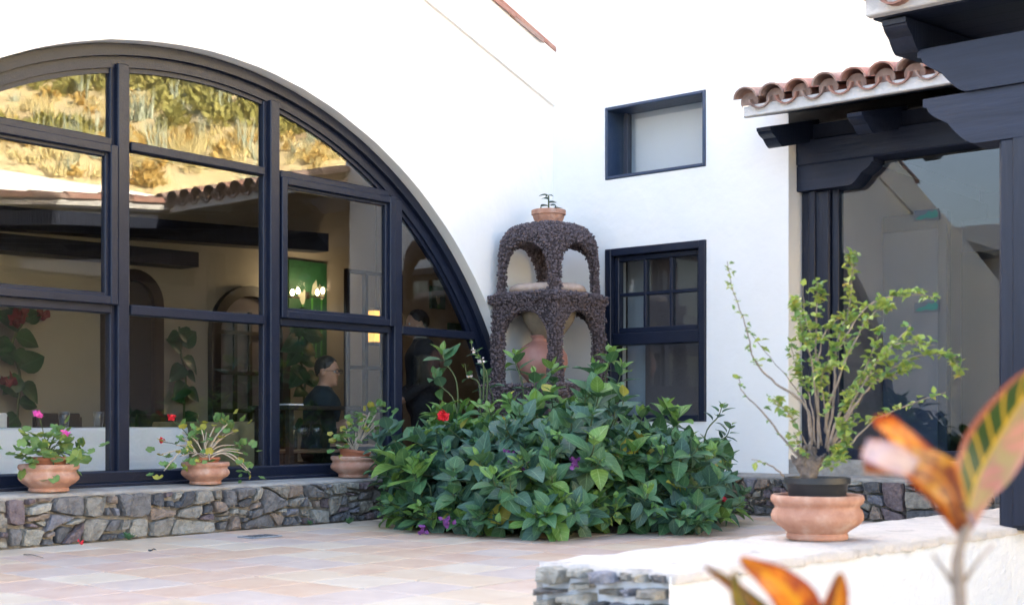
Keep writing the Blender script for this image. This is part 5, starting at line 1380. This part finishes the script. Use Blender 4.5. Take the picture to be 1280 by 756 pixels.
# ---- wall things
def painting(x0, x1, z0, z1, label, lilies):
    t = empty('painting', ((x0 + x1) / 2, 4.19, z0)); tag(t, label, 'painting')
    wbox('canvas', (x0, 4.165, z0), (x1, 4.198, z1), 'canvas', t)
    for (u, v, s, a) in lilies:      # painted blooms as thin raised paint
        x, z = x0 + (x1 - x0) * u, z0 + (z1 - z0) * v
        pr = [(-.1, 0), (.1, 0), (.35, .6), (.25, 1), (.05, .75), (-.3, 1.1), (-.35, .6)]
        ca, sa = math.cos(a), math.sin(a)
        q = MB(); q.prism([(x + (m_ * ca - n * sa) * s, z + (m_ * sa + n * ca) * s) for m_, n in pr], (0, 4.16, 0), (1, 0, 0), (0, 0, 1), (0, .004, 0)); recalc(wb(q, 'painted_lily', 'lily', t))
        q = MB(); q.box((x - .012, 4.161, z0 + .01), (x + .012, 4.164, z)); wb(q, 'painted_stalk', 'lilyg', t)
    return t
painting(.62, 1.18, 1.45, 2.53, 'tall green painting with pale lilies on the back wall', [(.35, .55, .17, .1), (.6, .66, .16, -.6), (.85, .62, .15, -.1), (.5, .3, .1, .2), (.7, .4, .1, -.2)])
painting(2.92, 3.18, 2.14, 2.42, 'small square green picture on the back wall', [(.5, .2, .1, .1)])
painting(3.55, 3.72, 2.2, 2.45, 'narrow dark green picture beside the small square one', [])
painting(3.25, 3.7, 1.80, 1.98, 'low wide picture under the small green pictures', [(.3, .2, .06, 0), (.7, .2, .06, 0)])
def vine(label, pts, n, sz, seed, reds=0, y=4.0):
    rg = random.Random(seed); P = [onY(px, py, y) for px, py in pts]; top = empty('indoor_vine', (P[0].x, y, IF)); tag(top, label, 'plant')
    ti = Matrix.Translation(top.location).inverted(); path = smooth_path([Vector((P[0].x, y, IF + .02))] + P, 8)
    MB().tube([ti @ q for q in path], .012, 6).build('stem', 'stemg', top, True)
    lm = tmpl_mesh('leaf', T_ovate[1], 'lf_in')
    for k in range(n):
        i = int(len(path) * (.12 + .88 * (k + .5) / n)); i = min(i, len(path) - 1); s = 1 if k % 2 else -1
        o = bpy.data.objects.new('leaf', lm); C.objects.link(o); o.parent = top
        o.matrix_basis = ti @ orient(path[i], Vector((s * rg.uniform(.5, 1), -.25, rg.uniform(-.7, .6))), (rg.uniform(-.4, .4), -1, .4), sz * rg.uniform(.7, 1.2), 1.15)
    for k in range(reds):
        i = rg.randrange(len(path) // 3, len(path)); f = MB(); flower_head(f, (0, 0, 0), 9, .09, .05); o = f.build('flower', 'fl_dred', top, True); o.location = ti @ (path[i] + Vector((rg.uniform(-.2, .1), -.12, 0)))
    # clay pot at its foot
    q = MB().lathe([(0, 0), (.13, 0), (.17, .26), (.18, .28), (.16, .28), (0, .26)], n=24).build('plant_pot', 'terracotta2', None, True, (P[0].x, y, IF)); tag(q, 'clay pot of the ' + ' '.join(label.split()[:9]), 'pot')
    return top
vine('tall dark vine with red flowers at the back wall behind the white table', [(22, 520), (25, 470), (15, 430), (35, 395)], 15, .24, 3, 4)
vine('slim dark green climbing plant beside the arched inner door', [(230, 515), (232, 470), (226, 440), (224, 408)], 12, .2, 5)
vine('broad green climbing plant under the lily painting', [(380, 500), (382, 470), (372, 440), (378, 412), (388, 395)], 16, .26, 7, y=3.6)
# sconces with lit bulbs
for px, lb in ((369, 'lit two-bulb wall sconce at the left of the lily painting'), (400, 'lit two-bulb wall sconce at the right of the lily painting')):
    p = onY(px, 360, 3.95); t = empty('wall_sconce', (p.x, 4.2, p.z - .08)); tag(t, lb, 'lamp')
    MB().box((-.03, -.05, -.03), (.03, -.002, .05), .005).tube([(0, -.05, 0), (0, -.25, -.02)], .008, 6).box((-.06, -.262, -.03), (.06, -.24, -.015)).build('bracket', 'dwood', t)
    for s in (-.04, .04):
        MB().lathe([(0, 0), (.016, .01), (.022, .035), (.014, .06), (0, .075)], (s, -.25, .005 + s * .3), 12).build('bulb', 'bulb', t, True)
    ld = bpy.data.lights.new('sconce_light', 'POINT'); ld.energy = 0.9; ld.color = (1, .74, .45); ld.shadow_soft_size = .05
    lo = bpy.data.objects.new('sconce_light', ld); C.objects.link(lo); lo.parent = t; lo.location = (0, -.36, .08)
# glazed screen with a lantern behind it
scr_ = empty('glazed_screen', (.8, 3.0, IF)); tag(scr_, 'dark gridded glazed screen in front of a warm lantern', 'screen')
for x in (.40, .66, .92, 1.18): wbox('upright', (x - .022, 2.98, IF), (x + .022, 3.03, 2.32), 'dwood', scr_)
for z in (.4, .85, 1.3, 1.75, 2.3): wbox('crossbar', (.40, 2.985, z - .02), (1.18, 3.025, z + .02), 'dwood', scr_)
p = onY(470, 388, 3.3); lan = empty('lantern', (p.x, 3.3, p.z - .18)); tag(lan, 'lit amber lantern glowing behind the gridded screen', 'lamp')
MB().box((-.10, -.08, -.17), (.10, .08, .17)).build('glow_glass', 'lantern', lan)
MB().box((-.115, -.095, .17), (.115, .095, .20)).box((-.115, -.095, -.2), (.115, .095, -.17)).tube([(0, 0, .2), (0, 0, 3.36 - p.z + .18)], .006, 5).build('glow_frame', 'dwood', lan)
ld = bpy.data.lights.new('lantern_light', 'POINT'); ld.energy = 0.7; ld.color = (1, .68, .36); ld.shadow_soft_size = .15
lo = bpy.data.objects.new('lantern_light', ld); C.objects.link(lo); lo.parent = lan; lo.location = (0, -.3, 0)
# glowing cream panel added inside the wing door, standing in for a warm reflection
p = onX(1057, 453, 1.45); tl_ = empty('reflection_glow', (1.499, p.y, p.z)); tag(tl_, 'glowing cream panel standing in for a reflection in the glazed door', 'lamp')
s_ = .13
MB().box((-.12, -s_ * .42, -.24), (-.02, s_ * .42, .24)).build('glow_glass', 'refl_glow', tl_); MB().box((-.125, -s_ * .46, -.01), (-.0, s_ * .46, .01)).box((-.125, -s_ * .46, .24), (0, s_ * .46, .26)).box((-.125, -s_ * .46, -.26), (0, s_ * .46, -.24)).build('glow_frame', 'dwood', tl_)

# ================================================================== PEOPLE
def person(label, loc, rz, pose, shirt_m, trous_m, sleeves, glasses=False, collar=False):
    P = pose
    def limbs(keys):
        return [(P[a], P[b], ra, rb_) for a, b, ra, rb_ in keys]
    torso = [(P['hip'], P['waist'], .135, .125), (P['waist'], P['chest'], .125, .145), (P['shL'], P['shR'], .075, .075), (P['chest'], P['neck'], .12, .06), (P['hipL'], P['hipR'], .11, .11)]
    uarms = [(P['shL'], P['elL'], .056, .044), (P['shR'], P['elR'], .056, .044)]
    farms = [(P['elL'], P['wrL'], .043, .029), (P['elR'], P['wrR'], .043, .029)]
    legs = [(P['hipL'], P['knL'], .088, .062), (P['hipR'], P['knR'], .088, .062), (P['knL'], P['anL'], .06, .042), (P['knR'], P['anR'], .06, .042)]
    feet = [(P['anL'], np.array(P['anL']) + np.array((.16, 0, -.03)), .042, .032), (P['anR'], np.array(P['anR']) + np.array((.16, 0, -.03)), .042, .032)]
    H_ = np.array(P['head']); yaw = P.get('yaw', 0); cy_, sy_ = math.cos(yaw), math.sin(yaw)
    def hp(q):                                     # head space: x forward
        d = q - H_; x = d[..., 0] * cy_ + d[..., 1] * sy_; y = -d[..., 0] * sy_ + d[..., 1] * cy_
        return np.stack([x, y, d[..., 2]], -1)
    def union(q, L_, k=.03, inf=0.):
        d = None
        for a, b, ra, rb_ in L_:
            c = sd_caps(q, a, b, ra + inf, rb_ + inf); d = c if d is None else smin(d, c, k)
        return d
    def hand(q, wr, el, sgn):
        wr = np.array(wr); f = wr - np.array(el); f = f / np.linalg.norm(f); s = np.cross(f, (0, 0, 1.0)); s /= max(1e-6, np.linalg.norm(s)); dn = np.cross(s, f)
        pc = wr + f * .055
        d = sd_caps(q, wr, pc + f * .02, .027, .03)
        for k, (o_, ln) in enumerate(((-.027, .062), (-.009, .075), (.009, .07), (.026, .055))):
            b0 = pc + f * .025 + s * o_; b1 = b0 + f * ln * .55 - dn * .008 * 1; b2 = b1 + f * ln * .35 - dn * .03
            d = smin(d, np.minimum(sd_caps(q, b0, b1, .0105, .0095), sd_caps(q, b1, b2, .0095, .0085)), .006)
        t0 = wr + f * .02 + s * sgn * .025; t1 = t0 + s * sgn * .028 + f * .035; t2 = t1 + f * .03
        return smin(d, np.minimum(sd_caps(q, t0, t1, .013, .011), sd_caps(q, t1, t2, .011, .009)), .008)
    def head(q):
        h_ = hp(q)
        d = sd_ell(h_, (-.008, 0, .03), (.098, .077, .10))
        d = smin(d, sd_ell(h_, (.022, 0, -.04), (.066, .056, .078)), .03)
        d = smin(d, sd_caps(h_, (.088, 0, .012), (.108, 0, -.02), .009, .013), .012)       # nose
        d = smin(d, sd_caps(h_, (.082, -.03, .028), (.082, .03, .028), .012, .012), .012)   # brow
        d = smin(d, sd_caps(h_, (.082, -.018, -.058), (.082, .018, -.058), .008, .008), .01)  # lips
        d = smin(d, sd_caps(h_, (.078, 0, -.098), (.074, 0, -.1), .016, .016), .02)
        for s in (-1, 1):
            d = np.maximum(d, -(np.linalg.norm((h_ - np.array((.097, s * .031, .004))) / np.array((1, 1.2, .8)), axis=-1) - .014))
            d = smin(d, sd_ell(h_, (-.005, s * .08, 0), (.022, .01, .034)), .006)
        return d
    allp = torso + uarms + farms + legs + feet
    def body(q):
        d = union(q, allp); d = smin(d, head(q), .02); d = smin(d, sd_caps(q, P['neck'], H_ + np.array((-.01, 0, -.06)), .056, .05), .025)
        d = np.minimum(d, hand(q, P['wrL'], P['elL'], -1)); return np.minimum(d, hand(q, P['wrR'], P['elR'], 1))
    pts = np.array([v for k, v in P.items() if k != 'yaw']); lo, hi = pts.min(0) - .22, pts.max(0) + .25
    b = net_obj('person', body, lo, hi, .0125, 'skin'); b.location = loc; b.rotation_euler[2] = rz; tag(b, label, 'person')
    shp = torso + (uarms + farms if sleeves > 1 else uarms)
    def shirt(q):
        d = union(q, shp, .03, .013)
        d = np.maximum(d, q[..., 2] - (P['neck'][2] + .035)); d = np.maximum(d, (P['hip'][2] - .03) - q[..., 2])
        if sleeves <= 1:
            for s in 'LR':
                e = np.array(P['el' + s]); u = np.array(P['sh' + s]) - e; L_ = np.linalg.norm(u); u /= L_
                near = np.linalg.norm(q - e, axis=-1) - .22
                d = np.maximum(d, -np.maximum(near, (q - e) @ u * 1.0 - L_ * .35)) if False else d
        return d
    net_obj('shirt', shirt, lo, hi, .014, shirt_m, b)
    def trousers(q): return np.maximum(union(q, [torso[-1], torso[0]] + legs, .03, .014), q[..., 2] - (P['hip'][2] + .03))
    net_obj('trousers', trousers, lo, hi, .016, trous_m, b)
    def shoes(q): return union(q, feet, .02, .012)
    net_obj('shoes', shoes, lo, hi, .014, 'black_cloth', b)
    def hair(q):
        h_ = hp(q); d = sd_ell(h_, (-.013, 0, .034), (.104, .083, .106))
        d = np.maximum(d, .012 - h_[..., 2] + h_[..., 0] * .55)
        d = np.maximum(d, h_[..., 0] - .072 - (h_[..., 2] - .085) * .4)
        return d + .003 * np.sin(h_[..., 0] * 160) * np.sin(h_[..., 1] * 140)
    net_obj('hair', hair, H_ - .2, H_ + .2, .008, 'hair', b)
    Rz = Matrix.Rotation(yaw, 4, 'Z'); hm = Matrix.Translation(Vector(H_)) @ Rz
    if glasses:
        g = MB()
        for s in (-1, 1):
            ring_ = [(.108, s * .032 + .024 * math.cos(a * math.pi / 6), .006 + .017 * math.sin(a * math.pi / 6)) for a in range(13)]
            g.tube([hm @ Vector(q) for q in ring_], .0032, 5, False); g.tube([hm @ Vector((.104, s * .056, .01)), hm @ Vector((.0, s * .085, .012))], .003, 5)
        g.tube([hm @ Vector((.11, -.009, .008)), hm @ Vector((.11, .009, .008))], .003, 5); g.build('glasses', 'black_plastic', b)
    for s in (-1, 1):
        e = MB().lathe([(0, -.011), (.008, -.007), (.011, 0), (.008, .007), (0, .011)], n=10).build('eye', 'white_cloth', b, True); e.location = hm @ Vector((.084, s * .031, .004))
        e2 = MB().lathe([(0, -.0055), (.0045, -.003), (.0055, 0), (.0045, .003), (0, .0055)], n=8).build('pupil', 'hair', e, True); e2.location = (.0075 * cy_, .0075 * sy_, 0)
    if collar:
        c = MB(); n0 = Vector(P['neck']); c.lathe([(.066, .02), (.062, .06), (.068, .062), (.074, .02)], tuple(n0 + Vector((.005, 0, .01))), 20); c.build('collar', 'white_cloth', b, True)
    return b
sit = dict(hip=(0, 0, .55), waist=(.01, 0, .70), chest=(.03, 0, .90), neck=(.04, 0, 1.045), head=(.075, 0, 1.19), hipL=(0, .09, .53), hipR=(0, -.09, .53), shL=(.02, .165, .975), shR=(.02, -.165, .975),
           elL=(.08, .24, .72), elR=(.08, -.24, .72), wrL=(.31, .13, .80), wrR=(.30, -.12, .80), knL=(.43, .11, .53), knR=(.43, -.11, .53), anL=(.40, .11, .075), anR=(.40, -.11, .075), yaw=-.6)
dp = onY(406, 466, 1.12)
fz = math.atan2(-.62, .78)
person('seated diner in a dark shirt and glasses looking to the side', (dp.x - .07, 1.12, IF), fz, sit, 'shirt', 'black_cloth', 1, True)
chair(dp.x - .09 * .78, 1.14, fz + R(90), 'dwood', 'dark wooden dining chair under the seated diner', hgt=.70)
stand = dict(hip=(0, 0, .95), waist=(.0, 0, 1.10), chest=(.0, 0, 1.33), neck=(.01, 0, 1.49), head=(.05, 0, 1.635), hipL=(0, .09, .93), hipR=(0, -.09, .93), shL=(0, .18, 1.42), shR=(0, -.18, 1.42),
             elL=(-.02, .26, 1.14), elR=(-.02, -.26, 1.14), wrL=(.16, .20, 1.00), wrR=(.18, -.18, 1.03), knL=(.02, .10, .50), knR=(.0, -.10, .50), anL=(.0, .10, .075), anR=(-.03, -.10, .075), yaw=.3)
wp = onY(528, 390, 1.0)
person('standing waiter in black with a white collar seen from behind', (wp.x, 1.0, IF), R(140), stand, 'black_cloth', 'black_cloth', 2, False, True)
